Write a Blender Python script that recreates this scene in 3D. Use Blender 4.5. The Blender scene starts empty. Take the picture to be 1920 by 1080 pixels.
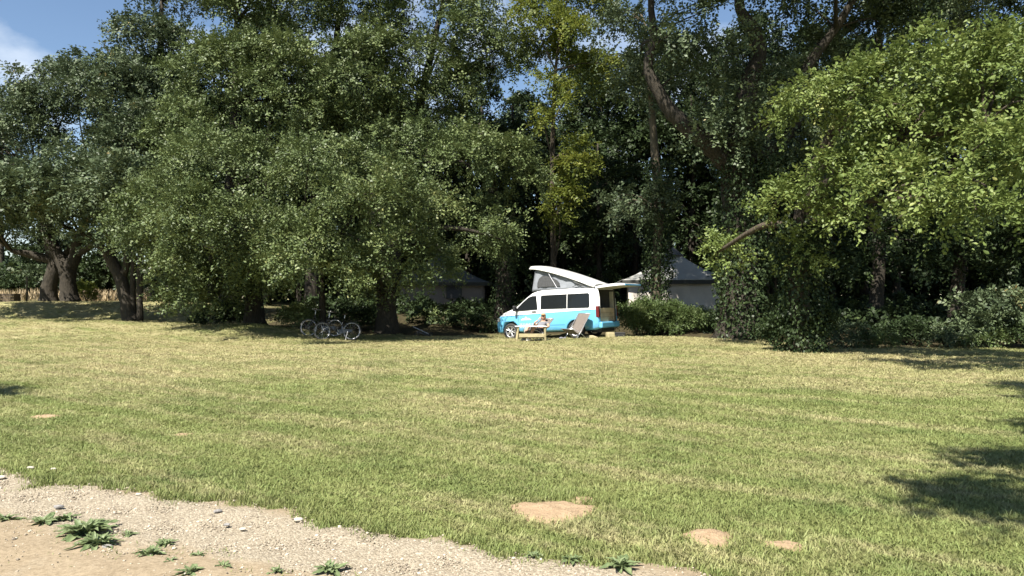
import bpy, bmesh, math, random
import numpy as np
from mathutils import Vector, Matrix
R = math.radians
scene = bpy.context.scene
col = scene.collection
random.seed(7)

# ------------------------------------------------------------------ camera, sky, sun, exposure
F = 1400.0                 # focal length in photograph pixels (1920 wide)
CAMZ, HOR = 1.6, 558.0     # eye height, pixel row of the horizon
cam = bpy.data.cameras.new('camera'); cam.sensor_width = 36.0; cam.lens = 36.0*F/1920.0
cam.clip_start = 0.05; cam.clip_end = 3000
camo = bpy.data.objects.new('camera', cam); col.objects.link(camo)
camo.location = (0, 0, CAMZ); camo.rotation_euler = (R(90)+math.atan((HOR-540)/F), 0, 0)
scene.camera = camo

SUN_EL, SUN_AZ = R(54), R(30)     # sun high behind the camera, to the left
to_sun = Vector((-math.sin(SUN_AZ)*math.cos(SUN_EL), -math.cos(SUN_AZ)*math.cos(SUN_EL), math.sin(SUN_EL)))
w = bpy.data.worlds.new('World'); scene.world = w; w.use_nodes = True
nt = w.node_tree; nt.nodes.clear()
wo = nt.nodes.new('ShaderNodeOutputWorld'); bg = nt.nodes.new('ShaderNodeBackground')
sky = nt.nodes.new('ShaderNodeTexSky'); sky.sky_type = 'NISHITA'; sky.sun_disc = False
sky.sun_elevation = SUN_EL
sky.sun_rotation = math.atan2(to_sun.x, to_sun.y)
sky.air_density = 1.0; sky.dust_density = 0.1; sky.ozone_density = 2.2
bg.inputs['Strength'].default_value = 0.056
# thin wisps of high cloud over the whole sky
tc = nt.nodes.new('ShaderNodeTexCoord'); mp = nt.nodes.new('ShaderNodeMapping')
mp.inputs['Scale'].default_value = (2.1, 2.1, 4.2); mp.inputs['Location'].default_value = (0.35, 0.1, 0.15)
nz = nt.nodes.new('ShaderNodeTexNoise'); nz.inputs['Scale'].default_value = 2.2; nz.inputs['Detail'].default_value = 7
nz.inputs['Roughness'].default_value = 0.55
cr = nt.nodes.new('ShaderNodeValToRGB'); cr.color_ramp.elements[0].position = 0.50; cr.color_ramp.elements[1].position = 0.74
cr.color_ramp.elements[1].color = (0.75, 0.75, 0.75, 1)
mx = nt.nodes.new('ShaderNodeMix'); mx.data_type = 'RGBA'
mx.inputs[7].default_value = (7.5, 8.0, 8.6, 1)
nt.links.new(tc.outputs['Generated'], mp.inputs[0]); nt.links.new(mp.outputs[0], nz.inputs['Vector'])
nt.links.new(nz.outputs['Fac'], cr.inputs[0]); nt.links.new(cr.outputs[0], mx.inputs[0])
nt.links.new(sky.outputs[0], mx.inputs[6]); nt.links.new(mx.outputs[2], bg.inputs[0]); nt.links.new(bg.outputs[0], wo.inputs[0])
sl = bpy.data.lights.new('sun', 'SUN'); sl.energy = 4.8; sl.angle = R(0.53); sl.color = (1.0, 0.945, 0.85)
so = bpy.data.objects.new('sun', sl); col.objects.link(so)
so.rotation_euler = to_sun.to_track_quat('Z', 'Y').to_euler(); so.location = (-20, -20, 40)
vs = scene.view_settings; vs.view_transform = 'Standard'; vs.look = 'None'; vs.gamma = 1; vs.exposure = 1.45
scene.cycles.max_bounces = 6; scene.cycles.transparent_max_bounces = 6; scene.cycles.diffuse_bounces = 2
scene.cycles.glossy_bounces = 3; scene.cycles.transmission_bounces = 4

# ------------------------------------------------------------------ helpers
def at(px, py, Y):
    return Vector(((px-960)/F*Y, Y, CAMZ-(py-HOR)/F*Y))
def gx(px, Y): return (px-960)/F*Y
def sst(a, b, x):
    t = np.clip((np.asarray(x, float)-a)/(b-a), 0, 1); return t*t*(3-2*t)
def gauss(x, y, cx, cy, sx, sy): return np.exp(-((x-cx)/sx)**2-((y-cy)/sy)**2)
VAN_C = Vector((1.71, 30.44)); VAN_H = R(149.3)
VN = np.array([math.cos(VAN_H), math.sin(VAN_H)])
EDGE = np.array([(-400, 39), (-26, 38), (-17, 36), (-13.3, 32.5), (-10.7, 30.2), (-7.3, 28.8), (-3, 30), (-.5, 32.5), (5.3, 31), (8.6, 27.6), (11.3, 23.4), (15.6, 22.9), (40, 22), (400, 22)])
def edge_y(x): return np.interp(x, EDGE[:, 0], EDGE[:, 1])
def ground(x, y):
    x = np.asarray(x, float); y = np.asarray(y, float)
    z = 0.5*sst(27, 38, y)*sst(-10, -20, x)                      # the lawn climbs gently to the left
    z = z + 0.85*sst(37.5, 41.5, y)*sst(-9, -15, x)              # grass bank under the left oaks
    z = z + 0.50*gauss(x, y, -10.9, 30.3, 4.2, 2.6)              # knoll in front of the shrubs
    wood = sst(0.5, 8, y-edge_y(x))*sst(-15, -9, x)
    z = z + 0.75*wood                                            # woodland floor
    z = z + 0.10*gauss(x, y, 5.5, 27.6, 4.0, 1.6)                # hump in front of the van
    z = z + 0.02*np.sin(x*.9+y*.6)*sst(9, 14, y) + 0.015*np.sin(x*2.1-y*1.3+1)*sst(9, 14, y)
    dx = x-VAN_C.x; dy = y-VAN_C.y
    a = dx*VN[0]+dy*VN[1]; b = -dx*VN[1]+dy*VN[0]
    k = sst(1.0, 0.0, np.maximum(np.maximum(np.abs(a)-2.6, np.abs(b)-1.4), 0))
    z = z*(1-k)+k*(-0.055-0.0455*a)
    return z
def gz(x, y): return float(ground(x, y))

def link(o, parent=None):
    col.objects.link(o)
    if parent: o.parent = parent
    return o
def tag(o, label=None, cat=None, group=None, kind=None):
    if label: o['label'] = label
    if cat: o['category'] = cat
    if group: o['group'] = group
    if kind: o['kind'] = kind
    return o
def empty(name, loc, rz=0, label=None, cat=None, group=None):
    o = bpy.data.objects.new(name, None); col.objects.link(o); o.empty_display_size = .2
    o.location = loc; o.rotation_euler = (0, 0, rz)
    return tag(o, label, cat, group)

class MB:
    def __init__(s): s.v = []; s.f = []; s.m = Matrix.Identity(4)
    def _add(s, vs, fs):
        b = len(s.v); s.v += [tuple(s.m @ Vector(p)) for p in vs]; s.f += [tuple(b+i for i in f) for f in fs]; return s
    def box(s, c, d, rot=None):
        c = Vector(c); hx, hy, hz = d[0]/2, d[1]/2, d[2]/2
        q = rot if rot is not None else Matrix.Identity(3)
        vs = [c+q @ Vector((x*hx, y*hy, z*hz)) for x in (-1, 1) for y in (-1, 1) for z in (-1, 1)]
        return s._add(vs, [(0, 1, 3, 2), (4, 6, 7, 5), (0, 4, 5, 1), (2, 3, 7, 6), (0, 2, 6, 4), (1, 5, 7, 3)])
    def tube(s, pts, rad, n=8, cap=True, wob=0.0, rng=None):
        pts = [Vector(p) for p in pts]
        if not hasattr(rad, '__len__'): rad = [rad]*len(pts)
        vs = []; prev = None
        for i, p in enumerate(pts):
            t = (pts[min(i+1, len(pts)-1)]-pts[max(i-1, 0)]).normalized()
            if prev is None:
                a = Vector((0, 0, 1)) if abs(t.z) < .9 else Vector((1, 0, 0)); u = t.cross(a).normalized()
            else: u = (prev-t*prev.dot(t)).normalized()
            prev = u; v = t.cross(u)
            for k in range(n):
                r = rad[i]*(1+(wob*(rng.random()*2-1) if wob else 0)); an = 2*math.pi*k/n
                vs.append(p+u*math.cos(an)*r+v*math.sin(an)*r)
        fs = [(i*n+k, i*n+(k+1) % n, (i+1)*n+(k+1) % n, (i+1)*n+k) for i in range(len(pts)-1) for k in range(n)]
        if cap: fs += [tuple(range(n))[::-1], tuple((len(pts)-1)*n+k for k in range(n))]
        return s._add(vs, fs)
    def bar(s, a, b, r, n=6): return s.tube([a, b], r, n)
    def prism(s, poly, d0, d1, axis='y'):
        f = {'y': lambda p, d: (p[0], d, p[1]), 'x': lambda p, d: (d, p[0], p[1]), 'z': lambda p, d: (p[0], p[1], d)}[axis]
        n = len(poly); vs = [f(p, d0) for p in poly]+[f(p, d1) for p in poly]
        return s._add(vs, [tuple(range(n))[::-1], tuple(range(n, 2*n))]+[(i, (i+1) % n, n+(i+1) % n, n+i) for i in range(n)])
    def torus(s, c, Rr, r, n=28, m=8, axis='y'):
        vs = []; fs = []
        for i in range(n):
            a = 2*math.pi*i/n
            for j in range(m):
                b = 2*math.pi*j/m; q = Rr+r*math.cos(b)
                p = (q*math.cos(a), r*math.sin(b), q*math.sin(a))
                vs.append(Vector(c)+Vector(p))
        for i in range(n):
            for j in range(m):
                fs.append((i*m+j, i*m+(j+1) % m, ((i+1) % n)*m+(j+1) % m, ((i+1) % n)*m+j))
        return s._add(vs, fs)
    def lathe(s, prof, n=28, c=(0, 0, 0)):          # prof (r, y) about the y axis
        vs = []; fs = []; m = len(prof)
        for i in range(n):
            a = 2*math.pi*i/n
            vs += [Vector(c)+Vector((r*math.cos(a), y, r*math.sin(a))) for r, y in prof]
        for i in range(n):
            for j in range(m-1): fs.append((i*m+j, i*m+j+1, ((i+1) % n)*m+j+1, ((i+1) % n)*m+j))
        return s._add(vs, fs)
    def grid(s, P):                                  # P[i][j] points
        n, m = len(P), len(P[0]); vs = [p for r in P for p in r]
        return s._add(vs, [(i*m+j, i*m+j+1, (i+1)*m+j+1, (i+1)*m+j) for i in range(n-1) for j in range(m-1)])
    def mesh(s, name, mat, smooth=False, bevel=0, solid=0):
        me = bpy.data.meshes.new(name); me.from_pydata(s.v, [], s.f); me.update()
        bm = bmesh.new(); bm.from_mesh(me); bmesh.ops.recalc_face_normals(bm, faces=bm.faces)
        bm.to_mesh(me); bm.free()
        if mat: me.materials.append(mat)
        if smooth: me.polygons.foreach_set('use_smooth', [True]*len(me.polygons))
        return me
    def build(s, name, mat, parent=None, smooth=False, bevel=0, solid=0, sub=0):
        o = bpy.data.objects.new(name, s.mesh(name, mat, smooth)); link(o, parent)
        if solid: md = o.modifiers.new('solid', 'SOLIDIFY'); md.thickness = solid; md.offset = 0
        if bevel: md = o.modifiers.new('bevel', 'BEVEL'); md.width = bevel; md.segments = 2; md.limit_method = 'ANGLE'; md.angle_limit = R(35)
        if sub: md = o.modifiers.new('sub', 'SUBSURF'); md.levels = sub; md.render_levels = sub
        return o

# ------------------------------------------------------------------ materials
def new_mat(name):
    m = bpy.data.materials.new(name); m.use_nodes = True
    return m, m.node_tree, m.node_tree.nodes['Principled BSDF']
def nd(t, kind, **kw):
    n = t.nodes.new(kind)
    for k, v in kw.items(): setattr(n, k, v)
    return n
def ramp(t, fac, stops):
    r = nd(t, 'ShaderNodeValToRGB'); e = r.color_ramp.elements
    while len(e) < len(stops): e.new(0.5)
    for i, (p, c) in enumerate(stops): e[i].position = p; e[i].color = (*c, 1)
    if fac is not None: t.links.new(fac, r.inputs[0])
    return r.outputs[0]
def noise(t, scale, detail=4, vec=None, rough=.55):
    n = nd(t, 'ShaderNodeTexNoise'); n.inputs['Scale'].default_value = scale; n.inputs['Detail'].default_value = detail
    n.inputs['Roughness'].default_value = rough
    if vec is not None: t.links.new(vec, n.inputs['Vector'])
    return n.outputs['Fac']
def bump(t, b, h, strength=.4, dist=.02):
    bp = nd(t, 'ShaderNodeBump'); bp.inputs['Strength'].default_value = strength; bp.inputs['Distance'].default_value = dist
    t.links.new(h, bp.inputs['Height']); t.links.new(bp.outputs[0], b.inputs['Normal'])
def simple(name, c, rough=.5, metal=0, var=.12, scale=6, bmp=0, spec=.5, coat=0):
    m, t, b = new_mat(name)
    g = nd(t, 'ShaderNodeNewGeometry')
    n = noise(t, scale, 4, g.outputs['Position'])
    lo = tuple(max(0, x*(1-var)) for x in c); hi = tuple(min(1, x*(1+var)) for x in c)
    t.links.new(ramp(t, n, [(.3, lo), (.7, hi)]), b.inputs['Base Color'])
    b.inputs['Roughness'].default_value = rough; b.inputs['Metallic'].default_value = metal
    b.inputs['Specular IOR Level'].default_value = spec; b.inputs['Coat Weight'].default_value = coat
    if bmp: bump(t, b, noise(t, scale*6, 5, g.outputs['Position']), bmp, .01)
    return m
def mixc(t, fac, a, b):
    m = nd(t, 'ShaderNodeMix', data_type='RGBA')
    if hasattr(fac, 'links'): t.links.new(fac, m.inputs[0])
    else: m.inputs[0].default_value = fac
    for s, x in ((6, a), (7, b)):
        if hasattr(x, 'links'): t.links.new(x, m.inputs[s])
        else: m.inputs[s].default_value = (*x, 1)
    return m.outputs[2]
def math_(t, op, a, b=None):
    n = nd(t, 'ShaderNodeMath', operation=op)
    for i, x in enumerate((a, b)):
        if x is None: continue
        if hasattr(x, 'links'): t.links.new(x, n.inputs[i])
        else: n.inputs[i].default_value = x
    return n.outputs[0]
def maprange(t, v, a, b, c=0, d=1):
    n = nd(t, 'ShaderNodeMapRange'); t.links.new(v, n.inputs[0])
    for i, x in enumerate((a, b, c, d)): n.inputs[i+1].default_value = x
    return n.outputs[0]
def lawn_colour(t):
    """colour of the turf from its place on the ground: greener and drier patches, mown streaks of straw"""
    g = nd(t, 'ShaderNodeNewGeometry'); pos = g.outputs['Position']
    big = noise(t, .16, 3, pos); mid = noise(t, .9, 4, pos); fine = noise(t, 7, 3, pos)
    m0 = nd(t, 'ShaderNodeMapping'); m0.inputs['Rotation'].default_value = (0, 0, R(34)); t.links.new(pos, m0.inputs[0])
    m = nd(t, 'ShaderNodeMapping'); m.inputs['Scale'].default_value = (.22, 1.5, .3)
    t.links.new(m0.outputs[0], m.inputs[0]); st = noise(t, 1.0, 6, m.outputs[0], .72)
    green = ramp(t, mid, [(.25, (.140, .172, .054)), (.55, (.200, .228, .078)), (.8, (.255, .270, .108))])
    deep = maprange(t, noise(t, .55, 5, pos, .65), .53, .66, 0, .75)
    green = mixc(t, deep, green, ramp(t, fine, [(.3, (.085, .125, .036)), (.7, (.140, .180, .056))]))
    straw = ramp(t, fine, [(.3, (.27, .24, .115)), (.7, (.45, .40, .225))])
    sx = nd(t, 'ShaderNodeSeparateXYZ'); t.links.new(pos, sx.inputs[0])
    far = maprange(t, sx.outputs['Y'], 5, 20, -.09, .06)
    dry = math_(t, 'ADD', math_(t, 'MULTIPLY', st, .75), math_(t, 'MULTIPLY', big, .45))
    dry = math_(t, 'ADD', dry, far)
    dry = math_(t, 'ADD', dry, math_(t, 'MULTIPLY', math_(t, 'SUBTRACT', fine, .5), .22))
    return mixc(t, maprange(t, dry, .50, .72, 0, .92), green, straw), pos
def lawn_mats():
    m, t, b = new_mat('turf')
    c, pos = lawn_colour(t)
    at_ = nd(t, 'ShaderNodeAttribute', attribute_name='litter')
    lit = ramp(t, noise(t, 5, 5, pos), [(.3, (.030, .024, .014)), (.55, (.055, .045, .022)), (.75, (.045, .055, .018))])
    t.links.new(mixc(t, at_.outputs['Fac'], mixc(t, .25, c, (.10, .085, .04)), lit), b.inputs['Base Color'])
    b.inputs['Roughness'].default_value = .9; b.inputs['Specular IOR Level'].default_value = .15
    bump(t, b, noise(t, 55, 4, pos, .7), .9, .03)
    m2, t, b = new_mat('grass_blade')
    c, pos = lawn_colour(t)
    oi = nd(t, 'ShaderNodeObjectInfo')
    hs = nd(t, 'ShaderNodeHueSaturation'); t.links.new(c, hs.inputs['Color'])
    t.links.new(maprange(t, oi.outputs['Random'], 0, 1, .75, 1.35), hs.inputs['Value'])
    t.links.new(maprange(t, oi.outputs['Random'], 0, 1, .485, .512), hs.inputs['Hue'])
    t.links.new(hs.outputs[0], b.inputs['Base Color'])
    b.inputs['Roughness'].default_value = .6; b.inputs['Specular IOR Level'].default_value = .25
    tr = nd(t, 'ShaderNodeBsdfTranslucent'); t.links.new(hs.outputs[0], tr.inputs[0])
    ms = nd(t, 'ShaderNodeMixShader'); ms.inputs[0].default_value = .3
    t.links.new(b.outputs[0], ms.inputs[1]); t.links.new(tr.outputs[0], ms.inputs[2])
    t.links.new(ms.outputs[0], t.nodes['Material Output'].inputs[0])
    return m, m2
def leaf_mat(name, stops, transl=.3, rough=.5, spec=.28):
    m, t, b = new_mat(name)
    a = nd(t, 'ShaderNodeAttribute', attribute_name='tint')
    c = ramp(t, a.outputs['Fac'], stops)
    t.links.new(c, b.inputs['Base Color']); b.inputs['Roughness'].default_value = rough; b.inputs['Specular IOR Level'].default_value = spec
    tr = nd(t, 'ShaderNodeBsdfTranslucent')
    hs = nd(t, 'ShaderNodeHueSaturation'); hs.inputs['Value'].default_value = 1.25; hs.inputs['Hue'].default_value = .485
    t.links.new(c, hs.inputs['Color']); t.links.new(hs.outputs[0], tr.inputs[0])
    ms = nd(t, 'ShaderNodeMixShader'); ms.inputs[0].default_value = transl
    t.links.new(b.outputs[0], ms.inputs[1]); t.links.new(tr.outputs[0], ms.inputs[2])
    t.links.new(ms.outputs[0], t.nodes['Material Output'].inputs[0])
    return m
M = {}
M['turf'], M['blade'] = lawn_mats()
M['oak_dark'] = leaf_mat('oak_leaf_dark', [(0, (.040, .058, .030)), (.5, (.076, .104, .050)), (.93, (.130, .160, .076)), (1, (.21, .16, .06))], .12)
M['ash'] = leaf_mat('ash_leaf', [(0, (.046, .066, .024)), (.5, (.096, .130, .046)), (.9, (.172, .202, .076)), (1, (.22, .225, .085))], .13)
M['oak_bright'] = leaf_mat('oak_leaf_bright', [(0, (.070, .102, .026)), (.5, (.130, .175, .046)), (.9, (.205, .245, .075)), (1, (.27, .28, .09))], .22)
M['yellow'] = leaf_mat('yellow_green_leaf', [(0, (.070, .095, .018)), (.5, (.120, .150, .026)), (1, (.21, .21, .04))], .36)
M['ivy'] = leaf_mat('ivy_shade_leaf', [(0, (.018, .030, .012)), (.6, (.034, .052, .020)), (1, (.070, .095, .034))], .08, .45, .16)  # leaf for ivy and wood trees, darkened to put the wood's shade into colour
M['shrub'] = leaf_mat('shrub_leaf', [(0, (.050, .075, .024)), (.5, (.085, .125, .040)), (1, (.15, .18, .075))], .28)
M['weed'] = leaf_mat('weed_leaf', [(0, (.085, .120, .050)), (.5, (.125, .165, .072)), (1, (.19, .225, .11))], .15, .5)
def bark_mat(name, a, b_, sc=3):
    m, t, b = new_mat(name)
    g = nd(t, 'ShaderNodeNewGeometry'); mp = nd(t, 'ShaderNodeMapping'); mp.inputs['Scale'].default_value = (sc, sc, sc*.28)
    t.links.new(g.outputs['Position'], mp.inputs[0])
    n = noise(t, 5, 6, mp.outputs[0], .65)
    t.links.new(ramp(t, n, [(.3, a), (.7, b_)]), b.inputs['Base Color']); b.inputs['Roughness'].default_value = .9
    b.inputs['Specular IOR Level'].default_value = .2
    bump(t, b, n, 1.0, .06); return m
M['bark'] = bark_mat('oak_bark', (.032, .026, .020), (.115, .092, .066))
M['bark_shaded'] = bark_mat('shaded_bark', (.020, .018, .015), (.064, .054, .041))  # darker copy of the bark, its colour holding the shade on trunks
M['bark_pale'] = bark_mat('pale_bark', (.06, .05, .036), (.17, .14, .095))
def track_mat():
    m, t, b = new_mat('gravel_and_dirt')
    g = nd(t, 'ShaderNodeNewGeometry'); pos = g.outputs['Position']
    vor = nd(t, 'ShaderNodeTexVoronoi'); vor.inputs['Scale'].default_value = 75; t.links.new(pos, vor.inputs['Vector'])
    vc = nd(t, 'ShaderNodeSeparateColor'); t.links.new(vor.outputs['Color'], vc.inputs[0])
    stone = ramp(t, vc.outputs[0], [(0, (.15, .13, .10)), (.5, (.27, .235, .175)), (1, (.40, .36, .285))])
    dirt = mixc(t, .5, ramp(t, noise(t, 5, 6, pos, .75), [(.3, (.165, .125, .080)), (.55, (.245, .192, .128)), (.75, (.305, .248, .172))]), ramp(t, noise(t, 38, 5, pos, .75), [(.35, (.125, .10, .06)), (.5, (.24, .19, .125)), (.68, (.35, .29, .20))]))
    a = nd(t, 'ShaderNodeAttribute', attribute_name='gravel')
    f = math_(t, 'ADD', a.outputs['Fac'], math_(t, 'MULTIPLY', math_(t, 'SUBTRACT', noise(t, 2.2, 5, pos), .5), 1.5))
    f = maprange(t, f, .3, .75)
    t.links.new(mixc(t, f, dirt, mixc(t, .35, stone, dirt)), b.inputs['Base Color']); b.inputs['Roughness'].default_value = .95
    b.inputs['Specular IOR Level'].default_value = .2
    h = math_(t, 'ADD', math_(t, 'MULTIPLY', math_(t, 'MULTIPLY', vor.outputs['Distance'], -.8), f), noise(t, 14, 6, pos, .75))
    bump(t, b, h, .55, .02); return m
M['track'] = track_mat()
def soil_mat():
    m, t, b = new_mat('sandy_soil')
    g = nd(t, 'ShaderNodeNewGeometry'); pos = g.outputs['Position']
    n = noise(t, 9, 6, pos, .7); n2 = noise(t, 60, 5, pos, .7)
    t.links.new(mixc(t, .35, ramp(t, n, [(.3, (.27, .185, .110)), (.7, (.40, .295, .185))]), ramp(t, n2, [(.3, (.21, .145, .088)), (.7, (.46, .35, .235))])), b.inputs['Base Color'])
    b.inputs['Roughness'].default_value = .95; b.inputs['Specular IOR Level'].default_value = .15
    bump(t, b, math_(t, 'ADD', n, n2), .9, .02); return m
M['soil'] = soil_mat()
def pebble_mat():
    m, t, b = new_mat('pebble')
    oi = nd(t, 'ShaderNodeObjectInfo')
    t.links.new(ramp(t, oi.outputs['Random'], [(0, (.15, .125, .095)), (.35, (.26, .215, .155)), (.8, (.36, .31, .235)), (1, (.46, .41, .33))]), b.inputs['Base Color'])
    b.inputs['Roughness'].default_value = .85; return m
M['pebble'] = pebble_mat()
M['van_white'] = simple('white_car_paint', (.78, .78, .76), .28, 0, .02, 2, 0, .5, .5)
M['van_blue'] = simple('light_blue_car_paint', (.125, .40, .62), .28, 0, .03, 2, 0, .5, .5)
M['decal_dark'] = simple('dark_blue_decal', (.02, .09, .15), .4)
M['decal_white'] = simple('white_decal', (.62, .74, .80), .4)
M['rubber'] = simple('tyre_rubber', (.030, .029, .028), .85, 0, .3, 20)
M['alloy'] = simple('alloy', (.62, .62, .63), .32, .75, .05)
M['black'] = simple('black_plastic', (.018, .018, .019), .5)
def glass_mat():
    m, t, b = new_mat('tinted_glass')
    b.inputs['Base Color'].default_value = (.012, .014, .015, 1); b.inputs['Roughness'].default_value = .04
    b.inputs['Specular IOR Level'].default_value = .22
    g = nd(t, 'ShaderNodeNewGeometry'); bump(t, b, noise(t, 3, 2, g.outputs['Position']), .02, .02); return m
M['glass'] = glass_mat()
M['red'] = simple('red_lens', (.10, .006, .008), .2, 0, .2, 14, 0, .6)
M['lens'] = simple('lamp_lens', (.33, .35, .37), .1, .3, .3, 22)
M['canvas_grey'] = simple('grey_canvas', (.20, .215, .24), .85, 0, .1, 2.2, .5)
M['net'] = simple('insect_net', (.055, .057, .060), .8, 0, .25, 18)
M['lining'] = simple('grey_lining', (.085, .08, .07), .8); M['trim'] = simple('cream_trim', (.42, .39, .30), .7)
M['ply'] = simple('beech_ply', (.46, .36, .23), .5, 0, .12, 5)
M['interior'] = simple('dark_interior', (.035, .034, .033), .8)
M['metal'] = simple('bare_metal', (.55, .55, .56), .35, .8)
M['black_frame'] = simple('black_enamel', (.015, .015, .017), .25, .1, .1, 6, 0, .6)
M['tyre_pale'] = simple('grey_tyre', (.07, .068, .065), .7, 0, .25, 12)
M['leather'] = simple('dark_leather', (.035, .024, .018), .5)
M['bamboo'] = simple('pale_bamboo', (.36, .31, .18), .5, 0, .15, 7)
M['tabletop'] = simple('white_tabletop', (.75, .74, .70), .4)
M['sling'] = simple('taupe_sling', (.125, .105, .09), .85, 0, .1, 10, .4)
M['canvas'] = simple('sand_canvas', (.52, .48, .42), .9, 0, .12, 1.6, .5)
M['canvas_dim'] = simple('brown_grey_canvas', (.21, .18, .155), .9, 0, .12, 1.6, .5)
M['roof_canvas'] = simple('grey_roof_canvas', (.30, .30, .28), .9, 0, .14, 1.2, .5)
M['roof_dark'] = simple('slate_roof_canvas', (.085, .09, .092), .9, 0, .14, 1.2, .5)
M['valance'] = simple('dark_valance', (.045, .047, .040), .9)
M['rope'] = simple('white_rope', (.70, .69, .66), .8)
M['timber'] = simple('weathered_timber', (.10, .075, .05), .85, 0, .3, 6, .5)
M['skin'] = simple('skin', (.40, .24, .165), .55, 0, .06, 12)
M['shirt'] = simple('grey_shirt', (.15, .15, .165), .9, 0, .1, 14)
M['shorts'] = simple('black_shorts', (.022, .022, .025), .9)
M['hair'] = simple('sandy_hair', (.27, .14, .05), .6, 0, .25, 60)
M['cap'] = simple('straw_cap', (.30, .19, .08), .8, 0, .2, 40)
M['eye'] = simple('dark_eye', (.02, .015, .012), .2)
M['shoe'] = simple('white_shoe', (.62, .60, .55), .7)
M['lips'] = simple('lips', (.42, .13, .11), .5)
M['straw_field'] = simple('dry_grass', (.40, .31, .19), .95, 0, .2, 3)
M['towel'] = simple('white_towel', (.38, .36, .33), .95, 0, .06, 9)

# ------------------------------------------------------------------ the ground
def axis(parts):
    out = []
    for a, b, n in parts: out += list(np.linspace(a, b, n, endpoint=False))
    return np.array(out+[parts[-1][1]])
def build_ground():
    xs = axis([(-600, -80, 14), (-80, -40, 20), (-40, 40, 230), (40, 80, 20), (80, 600, 14)])
    ys = axis([(-80, 0, 20), (0, 20, 40), (20, 50, 110), (50, 80, 20), (80, 700, 20)])
    X, Y = np.meshgrid(xs, ys); Z = ground(X, Y)
    n, m = X.shape
    V = np.stack([X, Y, Z], -1).reshape(-1, 3)
    idx = np.arange(n*m).reshape(n, m)
    Fq = np.stack([idx[:-1, :-1], idx[:-1, 1:], idx[1:, 1:], idx[1:, :-1]], -1).reshape(-1, 4)
    me = bpy.data.meshes.new('lawn'); me.from_pydata(V.tolist(), [], Fq.tolist()); me.update()
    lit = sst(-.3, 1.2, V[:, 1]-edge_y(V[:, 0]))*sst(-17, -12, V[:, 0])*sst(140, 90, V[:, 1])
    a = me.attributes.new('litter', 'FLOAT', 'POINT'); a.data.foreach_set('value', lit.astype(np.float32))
    me.materials.append(M['turf']); me.polygons.foreach_set('use_smooth', [True]*len(me.polygons))
    tag(link(bpy.data.objects.new('lawn', me)), 'mown lawn with dry streaks rising to the wood', kind='structure')
build_ground()
# the track: P0 on its upper edge, e along it, q towards the camera
P0 = np.array([-1.35, 5.25]); TE = np.array([.909, -.416]); TQ = np.array([-.416, -.909])
def track_st(x, y): dx = np.asarray(x)-P0[0]; dy = np.asarray(y)-P0[1]; return dx*TE[0]+dy*TE[1], dx*TQ[0]+dy*TQ[1]
def t_edge(s): return -.10+.07*np.sin(s*1.7)+.06*np.sin(s*4.1+1)+.045*np.sin(s*9+2)+.03*np.sin(s*19)+.02*np.sin(s*41)
def build_track():
    ss = axis([(-60, -10, 60), (-10, 8, 240), (8, 40, 50)]); k = np.linspace(0, 1, 40)
    S, K = np.meshgrid(ss, k, indexing='ij'); T = t_edge(S)+K*(4.1-t_edge(S))
    X = P0[0]+S*TE[0]+T*TQ[0]; Y = P0[1]+S*TE[1]+T*TQ[1]
    rut = -.018*np.exp(-((T-.35)/.35)**2)+.012*np.exp(-((T-1.2)/.3)**2)-.018*np.exp(-((T-2.2)/.35)**2)
    Z = ground(X, Y)+.026+rut+.004*np.sin(S*7+T*9)+.004*np.sin(S*13-T*17)
    Z[:, 0] = ground(X[:, 0], Y[:, 0])+.004; Z[:, -1] = ground(X[:, -1], Y[:, -1])+.004
    gr = np.clip(np.exp(-((T-.38)/.42)**4)+np.exp(-((T-2.3)/.45)**4)+.18, 0, 1)
    n, m = X.shape; idx = np.arange(n*m).reshape(n, m)
    Fq = np.stack([idx[:-1, :-1], idx[1:, :-1], idx[1:, 1:], idx[:-1, 1:]], -1).reshape(-1, 4)
    me = bpy.data.meshes.new('gravel_track'); me.from_pydata(np.stack([X, Y, Z], -1).reshape(-1, 3).tolist(), [], Fq.tolist()); me.update()
    a = me.attributes.new('gravel', 'FLOAT', 'POINT'); a.data.foreach_set('value', gr.reshape(-1).astype(np.float32))
    me.materials.append(M['track']); me.polygons.foreach_set('use_smooth', [True]*len(me.polygons))
    tag(link(bpy.data.objects.new('gravel_track', me)), 'pale gravel track with a weedy middle strip', kind='structure')
build_track()
def track_z(x, y): return gz(x, y)+.026

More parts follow.
